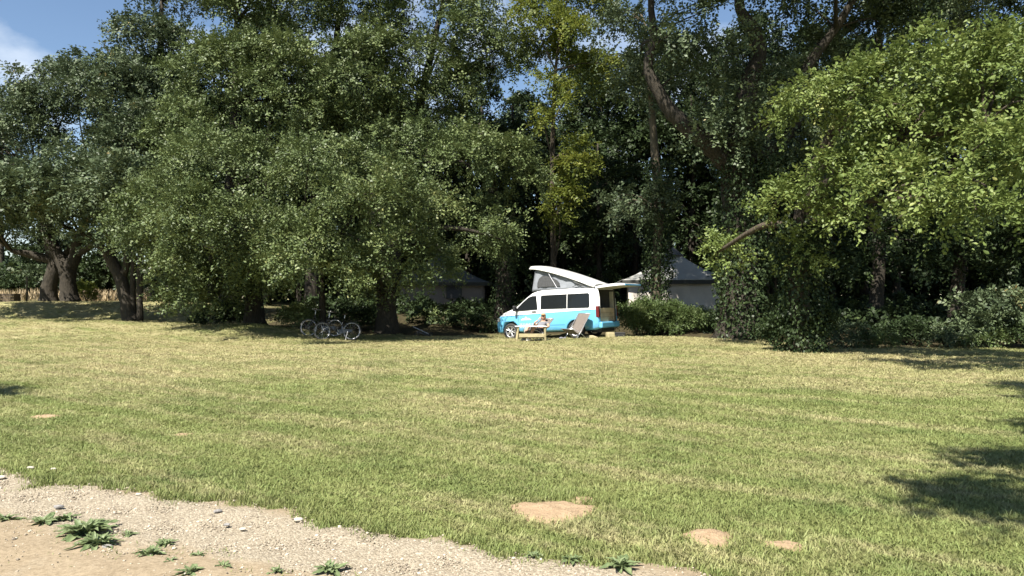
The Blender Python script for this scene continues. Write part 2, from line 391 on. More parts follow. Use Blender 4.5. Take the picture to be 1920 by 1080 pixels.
# ------------------------------------------------------------------ leaves
def norm(a): return a/np.maximum(np.linalg.norm(a, axis=-1, keepdims=True), 1e-9)
def wob(p, k, ph):      # cheap smooth noise in -1..1
    return (np.sin(p[:, 0]*k+ph)*np.sin(p[:, 1]*k*1.1+ph*2)*np.sin(p[:, 2]*k*1.2+ph*3) +
            .6*np.sin((p[:, 0]+p[:, 2])*k*1.9+ph*4)*np.sin((p[:, 1]-p[:, 2])*k*1.7+ph))/1.3
def leaf_mesh(name, pos, d, n, L, W, tint, mat, six=False):
    """one folded blade for each leaf"""
    N = len(pos); d = norm(d); s = norm(np.cross(n, d)); n = np.cross(d, s)
    L = L[:, None]; W = W[:, None]
    if six:
        V = np.stack([pos, pos+d*L*.28+s*W*.36+n*W*.10, pos+d*L*.68+s*W*.5+n*W*.06, pos+d*L-n*L*.10, pos+d*L*.68-s*W*.5+n*W*.06, pos+d*L*.28-s*W*.36+n*W*.10], 1)
        k = 6; fl = np.array([[0, 1, 2, 3], [0, 3, 4, 5]])
    else:
        V = np.stack([pos, pos+d*L*.5+s*W*.5+n*W*.12, pos+d*L-n*L*.08, pos+d*L*.5-s*W*.5+n*W*.12], 1)
        k = 4; fl = np.array([[0, 1, 2, 3]])
    Fq = (np.arange(N)[:, None, None]*k+fl[None]).reshape(-1)
    nf = N*len(fl)
    me = bpy.data.meshes.new(name)
    me.vertices.add(N*k); me.vertices.foreach_set('co', V.reshape(-1).astype(np.float32))
    me.loops.add(nf*4); me.loops.foreach_set('vertex_index', Fq.astype(np.int32))
    me.polygons.add(nf); me.polygons.foreach_set('loop_start', np.arange(0, nf*4, 4, dtype=np.int32))
    me.polygons.foreach_set('loop_total', np.full(nf, 4, np.int32))
    me.update(calc_edges=True)
    a = me.attributes.new('tint', 'FLOAT', 'POINT'); a.data.foreach_set('value', np.repeat(np.clip(tint, 0, 1), k).astype(np.float32))
    me.materials.append(mat); return me
UP = np.array([0, 0, 1.0]); DENS = 2.75
def foliage(ells, cover, leaf, rng, spray=14, slen=.75, holes=.48, droop=.25, sub=11, face=None, flat=.62):
    """leaves for a crown of ellipsoids [(centre, radii, weight)]: sub-lobes on each, twigs on each lobe, leaves along each twig"""
    P = []; D = []; Nn = []; T = []; lobes = []
    for c, r, wgt in ells:
        c = np.array(c); r = np.array(r)
        area = math.pi*r[0]*r[2]
        n_l = DENS*cover*wgt*area/(leaf*leaf*.27); n_s = max(4, int(n_l/spray))
        ns = max(6, int(sub*1.35*(0.6+area/14)))
        u = norm(rng.normal(size=(ns, 3))); u[:, 2] = np.where(u[:, 2] < -.6, -u[:, 2], u[:, 2])
        cc = c+u*r*(.45+.4*rng.random((ns, 1)))
        rad = min(r)*(.24+.22*rng.random(ns))*(0.9 if area > 8 else 1.1); lobes.append((cc, rad))
        tintl = rng.normal(0, .11, ns)
        k = rng.integers(0, ns, n_s)
        v = norm(rng.normal(size=(n_s, 3))+u[k]*.75+UP*.55)
        f = .55+.50*rng.random((n_s, 1))**.6
        sc = np.stack([rad[k]*1.25, rad[k]*1.25, rad[k]*flat], -1)
        p = cc[k]+v*sc*f
        keep = (.6*wob(p, 2.0, 1.3+c[0])+.9*wob(p, 4.1, c[1])+.14*rng.normal(size=n_s) > -1.25+holes*2.2)
        p = p[keep]; v = v[keep]; kk = k[keep]
        dd = norm(v+.55*rng.normal(size=p.shape)-UP*droop); nn = norm(v*.55+UP*.70+.38*rng.normal(size=p.shape))
        nn = norm(nn-dd*np.sum(nn*dd, 1, keepdims=True)); sd = np.cross(nn, dd)
        m = len(p); t = np.linspace(0, 1, spray)[None, :]+.5/spray*rng.random((m, spray))
        side = np.where(np.arange(spray) % 2 == 0, 1, -1)[None, :]
        ln = slen*(.6+.7*rng.random((m, 1)))
        bend = -UP*(t[..., None]**2)*(ln[..., None])*droop*.6
        pos = p[:, None]+dd[:, None]*(t*ln)[..., None]+bend+.06*slen*rng.normal(size=(m, spray, 3))
        ld = dd[:, None]*.65+sd[:, None]*(side*(.8+.3*rng.random((m, spray))))[..., None]+.35*rng.normal(size=(m, spray, 3))
        ln2 = nn[:, None]+.33*rng.normal(size=(m, spray, 3))
        tt = .45+tintl[kk][:, None]+.13*rng.normal(size=(m, spray))+.08*rng.normal(size=(m, 1))
        P.append(pos.reshape(-1, 3)); D.append(ld.reshape(-1, 3)); Nn.append(ln2.reshape(-1, 3)); T.append(tt.reshape(-1))
    return np.concatenate(P), np.concatenate(D), np.concatenate(Nn), np.concatenate(T), lobes
def leaves_obj(name, fo, leaf, mat, parent, rng, six=False, wr=.56, org=(0, 0, 0)):
    p, d, n, t, _ = fo
    L = leaf*(.7+.6*rng.random(len(p))); W = L*wr*(.85+.3*rng.random(len(p)))
    me = leaf_mesh(name, p-np.array(org), d, n, L, W, t, mat, six)
    return link(bpy.data.objects.new(name, me), parent)
def E(x0, x1, y0, y1, Y, ry=None, wgt=1.0):
    c = at((x0+x1)/2, (y0+y1)/2, Y); rx = (x1-x0)/2/F*Y; rz = (y1-y0)/2/F*Y
    return (tuple(c), (rx, ry if ry else (rx+rz)*.5, rz), wgt)
def smooth_path(pts, k=5):
    pts = [Vector(p) for p in pts]; out = []
    for i in range(len(pts)-1):
        p0 = pts[max(i-1, 0)]; p1 = pts[i]; p2 = pts[i+1]; p3 = pts[min(i+2, len(pts)-1)]
        for j in range(k):
            t = j/k
            out.append(.5*((2*p1)+(p2-p0)*t+(2*p0-5*p1+4*p2-p3)*t*t+(3*p1-p0-3*p2+p3)*t**3))
    return out+[pts[-1]]
def tree(name, label, trunk, ells, cover, leaf, mat, seed, bark='bark_shaded', limbs=(), group=None, cat='tree', six=False,
         holes=.58, slen=.66, droop=.25, ivy=None, nb=10, sub=11, spray=14):
    """trunk: [(point, radius)...] from the foot up; limbs likewise; ells the crown"""
    rng = np.random.default_rng(seed); rr = random.Random(seed)
    foot = Vector(trunk[0][0]); foot.z = gz(foot.x, foot.y)-.05
    root = empty(name, foot, 0, label, cat, group)
    def limb(path, nm, n):
        pts = smooth_path([p for p, r in path]); rs = np.interp(np.linspace(0, len(path)-1, len(pts)), range(len(path)), [r for p, r in path])
        if nm == 'trunk': rs[0] *= 1.35; rs[1] *= 1.12; rs[2] *= 1.04
        mb = MB(); mb.tube([p-foot for p in pts], list(rs), n, True, .09, rr); mb.build(nm, M[bark], root, True)
    tp = [(foot, trunk[0][1])]+[(Vector(p), r) for p, r in trunk[1:]]
    limb(tp, 'trunk', 12)
    for lb in limbs: limb([(Vector(p), r) for p, r in lb], 'limb', 9)
    fo = foliage(ells, cover, leaf, rng, spray=spray, slen=slen, holes=holes, droop=droop, sub=sub)
    leaves_obj('crown', fo, leaf, M[mat], root, rng, six, org=foot)
    # branches reaching from the trunk into the crown
    mb = MB(); top = tp[-1][0]; hub = [p for p, r in tp[1:]]+[p for lb in limbs for p, r in lb[1:]]
    hub = [Vector(h) for h in hub]
    if nb:
        for cc, rad in fo[4]:
            for i in rr.sample(range(len(cc)), min(len(cc), max(2, nb//max(1, len(ells)//2)))):
                e = Vector(cc[i]); h = min(hub, key=lambda q: (q-e).length+max(0, q.z-e.z)*.8)
                mid = h.lerp(e, .5)+Vector((rr.uniform(-.3, .3), rr.uniform(-.3, .3), rr.uniform(0, .5)))
                L = (e-h).length
                mb.tube([p-foot for p in smooth_path([h, mid, e], 3)], list(np.linspace(.028+.011*L, .012, 7)), 5, False)
        if mb.v: tag(mb.build('branches', M[bark], root, True), kind='stuff')
    if ivy:
        path, rad, nleaf, lsz = ivy
        pts = np.array([tuple(p) for p in smooth_path([Vector(p) for p in path], 8)])
        k = rng.integers(0, len(pts)-1, nleaf); f = rng.random((nleaf, 1)); c = pts[k]*(1-f)+pts[k+1]*f
        a = rng.random(nleaf)*2*math.pi; u = np.stack([np.cos(a), np.sin(a), .15*rng.normal(size=nleaf)], -1)
        lump = 1+.35*wob(c+u*rad, 2.3, seed)
        p = c+u*rad*(.62+.45*rng.random((nleaf, 1)))*lump[:, None]
        d = norm(-UP*.7+u*.4+.6*rng.normal(size=p.shape)); n = norm(u+.5*rng.normal(size=p.shape))
        me = leaf_mesh('ivy', p-np.array(foot), d, n, lsz*(.7+.6*rng.random(nleaf)), lsz*.8*(.7+.5*rng.random(nleaf)), .45+.2*rng.normal(size=nleaf), M['ivy'])
        link(bpy.data.objects.new('ivy', me), root)
    return root
def copy_tree(o, parent=None):
    c = o.copy(); col.objects.link(c); c.parent = parent
    for ch in list(o.children): copy_tree(ch, c)
    return c

# ------------------------------------------------------------------ the trees
def foot_at(px, Y):
    x = gx(px, Y); return Vector((x, Y, gz(x, Y)))
def build_trees():
    # the two far-left oaks on the bank
    f = foot_at(92, 43)
    tree('oak_tree', 'stout dark oak on the left bank with sunlit patch on its trunk', [(f, .47), (at(92, 535, 43), .42), (at(104, 492, 43), .40), (at(90, 440, 43), .36), (at(70, 330, 43), .25)],
         [E(-90, 130, 150, 330, 42), E(40, 210, 100, 260, 43), E(-140, 60, 300, 480, 42), E(20, 170, 330, 480, 40.5, 2.4), E(-240, -20, 160, 420, 43, None, .5), E(-60, 110, 310, 440, 35.4, 2.8, 1.9), E(-200, -30, 300, 440, 35.4, 2.8, 1.5)], 3.3, .17, 'oak_dark', 11, 'bark_shaded',
         limbs=[[(at(112, 492, 43), .3), (at(60, 478, 42.5), .22), (at(20, 470, 42), .12)], [(at(110, 495, 43), .3), (at(150, 440, 43), .2), (at(170, 360, 43), .1)]])
    f = foot_at(131, 42)
    tree('oak_tree', 'dark forked oak on the left bank, right one of the pair', [(f, .46), (at(127, 530, 42), .42), (at(126, 505, 42), .44), (at(104, 470, 42), .30), (at(80, 430, 42), .16)],
         [E(100, 280, 90, 270, 42), E(170, 330, 200, 380, 41), E(80, 250, 260, 450, 40.5, 3), E(190, 300, 130, 300, 43), E(80, 220, 290, 430, 35.2, 2.8, 1.9), E(190, 320, 290, 420, 33.6, 2.4, 1.6)], 3.3, .17, 'oak_dark', 12, 'bark_shaded',
         limbs=[[(at(124, 510, 42), .42), (at(140, 480, 42), .34), (at(148, 440, 42), .24), (at(190, 350, 42), .12)], [(at(143, 478, 42), .2), (at(170, 462, 41.5), .15), (at(200, 452, 41), .1)]])
    f = foot_at(246, 37)
    tree('oak_tree', 'leaning oak with several slim stems at the foot of the left bank', [(f, .40), (at(236, 560, 37), .33), (at(225, 520, 37), .30), (at(203, 480, 37), .25), (at(180, 455, 36.5), .15)],
         [E(165, 290, 370, 480, 36, 2.2), E(215, 330, 330, 450, 36, 2.2), E(120, 220, 420, 480, 36, 1.2, .6)], 3.3, .15, 'oak_dark', 13, 'bark_shaded',
         limbs=[[(foot_at(250, 37), .16), (at(249, 530, 37), .13), (at(250, 450, 37), .1)], [(foot_at(263, 36.8), .16), (at(262, 530, 36.8), .14), (at(262, 440, 36.8), .1)], [(at(226, 525, 37), .2), (at(238, 490, 37), .17), (at(236, 420, 37), .1)]])
    # the tall dark tree against the sky
    f = foot_at(330, 52)
    tree('tall_tree', 'tall dark tree rising against the sky at upper left', [(f, .5), (at(325, 400, 52), .4), (at(300, 150, 52), .25), (at(300, 0, 52), .12)],
         [E(200, 370, 20, 200, 51), E(225, 440, -170, 60, 52), E(250, 400, 150, 330, 50)], 3.0, .19, 'oak_dark', 14)
    # the light green mass left of centre
    f = foot_at(430, 39)
    tree('broadleaf_tree', 'broad light green tree filling the upper left behind the low shrubs', [(f, .45), (at(430, 420, 39), .36), (at(440, 200, 39), .25), (at(440, 40, 39), .1)],
         [E(310, 520, 60, 260, 37), E(400, 640, -120, 120, 38), E(290, 450, 180, 380, 36, 3), E(440, 640, 60, 280, 36.5, 3), E(340, 500, -160, 60, 39)], 3.2, .14, 'ash', 15)
    f = foot_at(585, 40)
    tree('broadleaf_tree', 'tall light green tree standing behind the two bicycles', [(f, .4), (at(590, 400, 40), .32), (at(620, 150, 40), .2), (at(640, -20, 40), .1)],
         [E(560, 760, -140, 90, 39), E(600, 780, 50, 230, 37.5, 3), E(540, 700, 180, 320, 37, 2.5)], 3.2, .14, 'ash', 16)
    # front trees whose boughs reach the grass
    f = foot_at(478, 31.5)
    tree('hornbeam_tree', 'low spreading tree with boughs hanging to the grass left of the bicycles', [(f, .42), (at(474, 540, 31.5), .36), (at(462, 440, 31), .26), (at(450, 340, 31), .12)],
         [E(215, 400, 320, 470, 29.5, 2.6), E(330, 520, 245, 400, 28.8, 2.6), E(300, 440, 430, 575, 29, 1.7), E(240, 350, 420, 530, 30.5, 1.6), E(400, 540, 370, 520, 27, 2.0), E(360, 470, 500, 600, 29.6, 1.2, .8), E(440, 530, 470, 560, 27.6, 1.3, .8), E(290, 430, 350, 470, 26.2, 2.0, 1.2), E(300, 400, 515, 600, 29.4, 1.2, 1), E(420, 500, 500, 600, 30.2, 1.0, 1)], 3.4, .112, 'ash', 17,
         limbs=[[(at(474, 530, 31.5), .2), (at(420, 480, 31), .14), (at(360, 450, 30.5), .08)]])
    f = foot_at(726, 31)
    tree('hornbeam_tree', 'wide low tree with thick dark trunk between the bicycles and the left tent', [(f, .46), (at(724, 560, 31), .40), (at(715, 470, 31), .34), (at(700, 380, 31), .22), (at(690, 300, 31), .1)],
         [E(510, 700, 255, 400, 27.5, 2.6), E(600, 790, 300, 450, 26.5, 2.5), E(700, 880, 330, 460, 29.4, 1.8), E(640, 800, 420, 560, 27, 1.7), E(500, 640, 400, 540, 26, 1.9), E(850, 962, 415, 490, 31.5, 1.0, .9), E(560, 680, 470, 545, 25.8, 1.2, .9), E(760, 850, 440, 560, 29.5, 1.1, .8), E(620, 720, 480, 580, 29.6, 1.2, .9)], 3.4, .108, 'ash', 18,
         limbs=[[(at(715, 470, 31), .22), (at(790, 430, 31), .15), (at(870, 430, 31.3), .09), (at(945, 450, 31.5), .03)], [(at(715, 480, 31), .2), (at(640, 440, 30), .14), (at(570, 430, 29), .07)]])
    f = foot_at(606, 30.6)
    tree('young_tree', 'slender shaded tree just behind the bicycles', [(f, .15), (at(604, 560, 30.6), .13), (at(602, 500, 30.6), .1), (at(606, 430, 30.6), .05)],
         [E(560, 650, 400, 520, 30.6, 1.2)], 2.4, .12, 'ash', 19, nb=6)
    # upper middle
    f = foot_at(742, 44)
    tree('broadleaf_tree', 'tall light green tree above the left tent', [(f, .38), (at(748, 380, 43), .3), (at(790, 180, 41.5), .24), (at(830, 0, 41), .1)],
         [E(650, 850, 30, 200, 39, 3), E(700, 900, -130, 70, 40), E(640, 800, 160, 330, 38, 2.6), E(830, 1000, -20, 150, 39, 3), E(790, 900, 100, 230, 38.5, 2), E(900, 1010, 50, 160, 38.5, 1.8)], 3.0, .14, 'ash', 20)
    f = foot_at(940, 34.5)
    tree('broadleaf_tree', 'dark-trunked tree close behind the front of the camper van', [(f, .42), (at(944, 540, 34.5), .36), (at(938, 440, 34.5), .28), (at(920, 330, 34.5), .2), (at(900, 230, 34.5), .08)],
         [E(790, 960, 230, 370, 33.5, 2.2), E(880, 1030, 270, 400, 33.5, 2), E(840, 1000, 370, 440, 33, 1.6, .8), E(700, 830, 230, 330, 34.5, 1.8, .8)], 3.0, .14, 'ash', 21,
         ivy=([tuple(foot_at(942, 34.4)), tuple(at(944, 500, 34.3)), tuple(at(940, 420, 34.4))], .55, 2600, .11))
    f = foot_at(1038, 37)
    tree('slim_tree', 'slim straight trunk behind the van with a yellow-green leafy column', [(f, .18), (at(1038, 500, 37), .15), (at(1036, 300, 37), .12), (at(1042, 130, 37), .08), (at(1060, 10, 37), .05)],
         [E(1034, 1085, 340, 440, 36.3, .7), E(1045, 1112, 255, 360, 36.3, .8), E(985, 1110, 20, 140, 36.5, 1.9), E(1020, 1150, -80, 60, 36.5, 2.2), E(1070, 1165, 90, 200, 37, 1.5, .9), E(950, 1050, -40, 80, 37, 1.8), E(1005, 1075, 130, 250, 36, .9, .8)], 3.6, .14, 'yellow', 22, 'bark', nb=4)
    # ivy-clad trunk right of the van
    f = foot_at(1228, 32.6)
    tree('ivy_clad_tree', 'ivy-clad trunk between the van tailgate and the right tent', [(f, .24), (at(1230, 520, 32.6), .22), (at(1236, 400, 32.6), .2), (at(1228, 280, 32.6), .17), (at(1220, 160, 32.6), .12), (at(1210, 40, 32.6), .06)],
         [E(1115, 1230, 350, 425, 31.5, 1.1, .9), E(1190, 1260, 340, 420, 32, 1.0, .9), E(1150, 1240, 120, 260, 33, 1.5, .6), E(1120, 1230, 10, 110, 33, 1.8, .8)], 2.8, .135, 'oak_dark', 23, 'bark_pale',
         ivy=([tuple(foot_at(1228, 32.5)), tuple(at(1230, 520, 32.5)), tuple(at(1234, 440, 32.5)), tuple(at(1232, 300, 32.5))], .62, 5200, .115))
    # the great oak
    Y = 27
    f = foot_at(1388, 28.2)
    trunk = [(f, .85), (at(1388, 520, 28.2), .68), (at(1386, 400, 28), .62), (at(1385, 300, 27.6), .60), (at(1396, 220, 27.2), .46), (at(1408, 150, 27), .34), (at(1424, 100, 27), .28), (at(1412, 50, 27), .24), (at(1388, 5, 27), .18), (at(1400, -90, 27), .1)]
    tree('great_oak_tree', 'great oak with thick twisting limbs behind the right tent', trunk,
         [E(1140, 1300, -190, 60, 26.5, 2.6), E(1270, 1460, -240, 20, 26.5, 3), E(1440, 1640, -160, 60, 26, 2.6), E(1600, 1800, -200, 40, 25.5, 2.8), E(1780, 2040, -180, 80, 25, 2.6), E(1240, 1400, 60, 190, 27.5, 1.6, .8),
          E(1440, 1570, 40, 200, 28, 1.8, .8), E(1250, 1420, 215, 320, 26.9, 1.1, .6), E(1330, 1480, 120, 260, 28.6, 1.5, .7), E(1560, 1720, 30, 150, 27.5, 1.6, .7), E(1080, 1250, -330, -150, 25.5, 3, .6), E(1000, 1180, -330, -140, 26.5, 3, .6), E(1300, 1600, -420, -220, 26, 4, .5), E(1450, 1570, 240, 330, 27.6, 1.3, .7), E(1130, 1320, -420, -240, 22.5, 2.2, .7), E(1300, 1540, -440, -220, 22.5, 2.4, .7), E(1230, 1420, -340, -210, 24, 2, .7), E(1420, 1640, -230, -20, 21.5, 2.4, .9), E(1640, 1880, -260, -60, 20.5, 2.4, .9), E(1850, 2120, -270, -60, 20, 2.4, .8), E(1150, 1310, 60, 200, 31, 1.8, .9), E(1240, 1320, 0, 120, 25.2, 1.0, .6), E(1300, 1400, -20, 110, 25, 1.1, .7), E(1420, 1540, 110, 230, 25.4, 1.1, .7), E(1310, 1400, 140, 250, 26, 1.0, .6)], 2.9, .125, 'oak_dark', 24, 'bark_shaded',  # high lobes above the view are added to darken the wood below
         limbs=[[(at(1380, 330, 27.8), .42), (at(1345, 285, 27.2), .36), (at(1305, 250, 26.8), .33), (at(1262, 212, 26.6), .27), (at(1236, 170, 26.5), .23), (at(1216, 125, 26.5), .18), (at(1226, 70, 26.5), .15), (at(1222, 0, 26.5), .11), (at(1230, -90, 26.5), .06)],
                [(at(1400, 250, 27.3), .34), (at(1460, 200, 27), .24), (at(1510, 130, 26.8), .2), (at(1570, 50, 26.5), .15), (at(1620, -30, 26), .09)],
                [(at(1400, 300, 27.6), .3), (at(1480, 250, 27.6), .22), (at(1520, 160, 27.8), .16), (at(1535, 100, 27.8), .1)]],
         ivy=([tuple(f+Vector((0, -.3, 0))), tuple(at(1392, 520, 27.9)), tuple(at(1395, 400, 27.7)), tuple(at(1400, 300, 27.3))], .95, 9000, .12))
    # the bright oak at the right, its boughs coming towards the camera
    f = foot_at(1500, 21.8)
    tree('bright_oak_tree', 'ivy-covered oak at right with bright green boughs spreading over the lawn', [(f, .34), (at(1498, 560, 21.8), .3), (at(1500, 440, 21.6), .27), (at(1530, 320, 21), .22), (at(1580, 220, 20.5), .15), (at(1620, 140, 20), .07)],
         [E(1480, 1620, 130, 260, 19.5, 1.3), E(1560, 1700, 120, 300, 19, 1.5), E(1620, 1800, 170, 330, 18, 1.4), E(1690, 1850, 60, 220, 18, 1.4), E(1790, 1990, 50, 250, 16.5, 1.7), E(1780, 1990, 230, 400, 15.3, 1.5),
          E(1640, 1800, 290, 400, 15.6, 1.2), E(1500, 1660, 280, 390, 19, 1.2), E(1440, 1560, 340, 450, 20, 1.0), E(1550, 1700, 370, 450, 18.5, .9, .8), E(1730, 1930, 360, 460, 15.3, 1.0, .8), E(1450, 1530, 440, 520, 20.8, .7, .7), E(1900, 2100, 120, 420, 16, 1.6, .5), E(1310, 1400, 440, 520, 24.5, .6, .6)], 3.3, .105, 'oak_bright', 25, 'bark', six=True, slen=.5, spray=12, sub=13, holes=.60,
         limbs=[[(at(1515, 380, 21.3), .2), (at(1600, 300, 20), .15), (at(1700, 260, 18.5), .1), (at(1850, 240, 17), .05)], [(at(1505, 430, 21.5), .16), (at(1600, 380, 20), .1), (at(1750, 370, 17.5), .05)], [(at(1505, 440, 21.6), .14), (at(1440, 420, 22), .1), (at(1350, 470, 24.2), .05)]],
         ivy=([tuple(f), tuple(at(1498, 560, 21.7)), tuple(at(1500, 470, 21.5)), tuple(at(1508, 420, 21.4))], .72, 7500, .095))
    # dark trees filling the wood at the right
    for i, (px, Y, e, lab) in enumerate([
        (1640, 29, [E(1530, 1720, 240, 420, 28.5, 2.2), E(1560, 1750, 400, 540, 28.5, 2)], 'shaded tree deep in the wood right of the ivy-covered oak'),
        (1790, 30, [E(1680, 1880, 200, 400, 29.5, 2.4), E(1700, 1900, 380, 550, 28.5, 2.2)], 'shaded tree behind the hazel bush at right'),
        (1960, 28, [E(1850, 2080, 100, 380, 27.5, 3), E(1850, 2080, 340, 560, 26.5, 2.4)], 'shaded tree at the right edge of the wood')]):
        f = foot_at(px, Y)
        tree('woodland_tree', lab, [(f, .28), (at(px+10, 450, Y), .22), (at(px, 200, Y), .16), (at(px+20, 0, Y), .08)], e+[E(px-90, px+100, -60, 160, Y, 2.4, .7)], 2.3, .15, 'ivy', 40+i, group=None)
    # trees standing behind the camera and left of the frame that throw their shade on the lawn
    tree('lawn_tree', 'tree right of the picture whose shade falls on the near right lawn', [((11, 1, 0), .42), ((10.8, 1, 4), .34), ((9.5, 1.2, 7.5), .22), ((7, 1.4, 9), .1)],
         [((.75, .25, 9.0), (.7, .26, .3), 3.2), ((1.6, .1, 9.0), (.8, .38, .35), 3.2), ((2.6, .3, 9.0), (1.2, .45, .4), 3), ((3.8, .7, 9.1), (1.6, .8, .5), 3.2), ((2.0, 1.5, 9.0), (.9, .24, .3), 3.4), ((3.2, 1.6, 9.0), (1.3, .35, .35), 3.5), ((5.3, 5.8, 9.0), (.9, .25, .3), 4), ((3.8, 3.2, 9.0), (1.2, .28, .35), 3.2), ((6.1, 6.5, 9.0), (1.0, .3, .35), 3.2), ((6.5, 7.7, 9.0), (1.2, .3, .35), 3.2),
          ((8, 1, 10.5), (2.8, 3, 1.8), .8), ((9.8, 6.5, 10), (2.2, 3, 1.4), .8), ((6, 2, 10.4), (2.2, 1.2, .8), .8)], 2.4, .15, 'oak_dark', 60,
         limbs=[[((10.8, 1, 4.2), .25), ((9.6, 4, 7), .18), ((6.5, 7, 8.8), .08)], [((10, 1.1, 6.5), .2), ((7, .8, 8.4), .12), ((2, .5, 8.9), .03)]])
    tree('lawn_tree', 'tree left of the picture whose shade just touches the lawn', [((-19, 6.5, 0), .35), ((-18.6, 6.5, 4), .28), ((-17, 6.7, 8), .15)],
         [((-13.7, 6.95, 9.0), (2.0, .4, .5), 3.2), ((-17, 6.9, 9.6), (2.2, 1.6, 1.4), 1)], 2.2, .17, 'oak_dark', 61)
build_trees()

def background_wood():
    """tall slim trees deeper in the wood: one built, the rest copies"""
    rng = np.random.default_rng(77)
    first = tree('woodland_tree', 'x', [((0, 0, 0), .22), ((.1, 0, 5), .18), ((0, .1, 10), .13), ((.2, 0, 15), .06)],
                 [((0, 0, 10.5), (2.6, 2.6, 2.6), 1), ((.5, .3, 14.0), (2.1, 2.1, 2.4), 1), ((-.6, -.3, 7.4), (2.2, 2.2, 1.6), .9)], 4, .21, 'ivy', 78, nb=10)
    second = tree('woodland_tree', 'x', [((0, 0, 0), .18), ((.1, .1, 4), .15), ((-.1, .1, 8), .1), ((.1, 0, 11), .05)],
                  [((0, 0, 4.6), (2.5, 2.5, 2.0), 1), ((.4, .3, 8.2), (2.2, 2.2, 2.2), 1), ((-.5, 0, 2.2), (2.0, 2.0, 1.2), .9)], 4, .21, 'ivy', 79, nb=10)
    spots = [(290, 50, 0), (350, 54, 0), (440, 56, 0), (500, 47, 0), (600, 55, 0), (665, 48, 0), (720, 52, 0), (790, 58, 0), (0, 70, 0), (75, 62, 1), (200, 66, 0), (215, 56, 1), (330, 60, 1), (395, 47, 0), (470, 50, 1), (520, 58, 0), (560, 46, 1), (640, 52, 0), (690, 46, 1), (745, 56, 0), (800, 49, 1), (850, 58, 1), (905, 50, 1), (960, 46, 1), (1005, 55, 1), (975, 60, 0), (1130, 54, 0), (880, 54, 0), (1060, 48, 1), (1085, 58, 0), (1120, 44, 1), (1160, 52, 1), (1190, 46, 0), (1260, 46, 0), (1300, 44, 1), (1340, 50, 0), (1420, 42, 0), (1450, 36, 1), (1520, 44, 0), (1560, 37, 1), (1620, 42, 0), (1680, 37, 1), (1730, 46, 0), (1800, 38, 1), (1860, 44, 0), (1930, 36, 1)]
    used = {0: first, 1: second}; seen = set()
    for i, (px, Y, k) in enumerate(spots):
        o = used[k]
        if k in seen: o = copy_tree(used[k])
        seen.add(k)
        x = gx(px, Y); o.location = (x, Y, gz(x, Y)-.05); o.rotation_euler = (0, 0, rng.random()*6.28)
        s = .9+.25*rng.random(); o.scale = (s, s, s*(.95+.15*rng.random()))
        o['label'] = 'shaded slim tree deep in the dark wood behind the tents' if k == 0 else 'bushy dark understorey tree deep in the wood behind the tents'
        o['group'] = 'slim trees deep in the wood' if k == 0 else 'understorey trees deep in the wood'; o['category'] = 'tree'
background_wood()

def shrub(label, px0, px1, py0, Y, mat, seed, cover=3.0, leaf=.1, name='shrub', ry=None, lift=.05, cat='bush', group=None, stems=5):
    rng = np.random.default_rng(seed); rr = random.Random(seed)
    f = foot_at((px0+px1)/2, Y); top = at((px0+px1)/2, py0, Y).z; h = max(.4, top-f.z)
    rx = (px1-px0)/2/F*Y; ry = ry or min(rx, 1.0)
    root = empty(name, f, 0, label, cat, group)
    ells = []
    k = max(2, int(rx/.45))
    for i in range(k):
        u = -1+2*(i+.5)/k
        hh = h*(.72+.34*rr.random())*(1-.25*u*u)
        ells.append(((f.x+u*rx*.85, f.y+rr.uniform(-.25, .25), f.z+hh*.5+lift), (max(.35, rx/k*1.5), ry, hh*.52), 1))
    fo = foliage(ells, cover, leaf, rng, spray=9, slen=.32, holes=.3, droop=.15, sub=9)
    leaves_obj('leaves', fo, leaf, M[mat], root, rng, org=f)
    mb = MB()
    for i in range(stems):
        e = Vector(ells[i % k][0])-f
        mb.tube(smooth_path([(rr.uniform(-.2, .2)*rx, 0, -.05), e*.5+Vector((rr.uniform(-.1, .1), rr.uniform(-.1, .1), 0)), e], 3), list(np.linspace(.022, .008, 7)), 5, False)
    tag(mb.build('stems', M['bark_shaded'], root, True), kind='stuff')
    return root
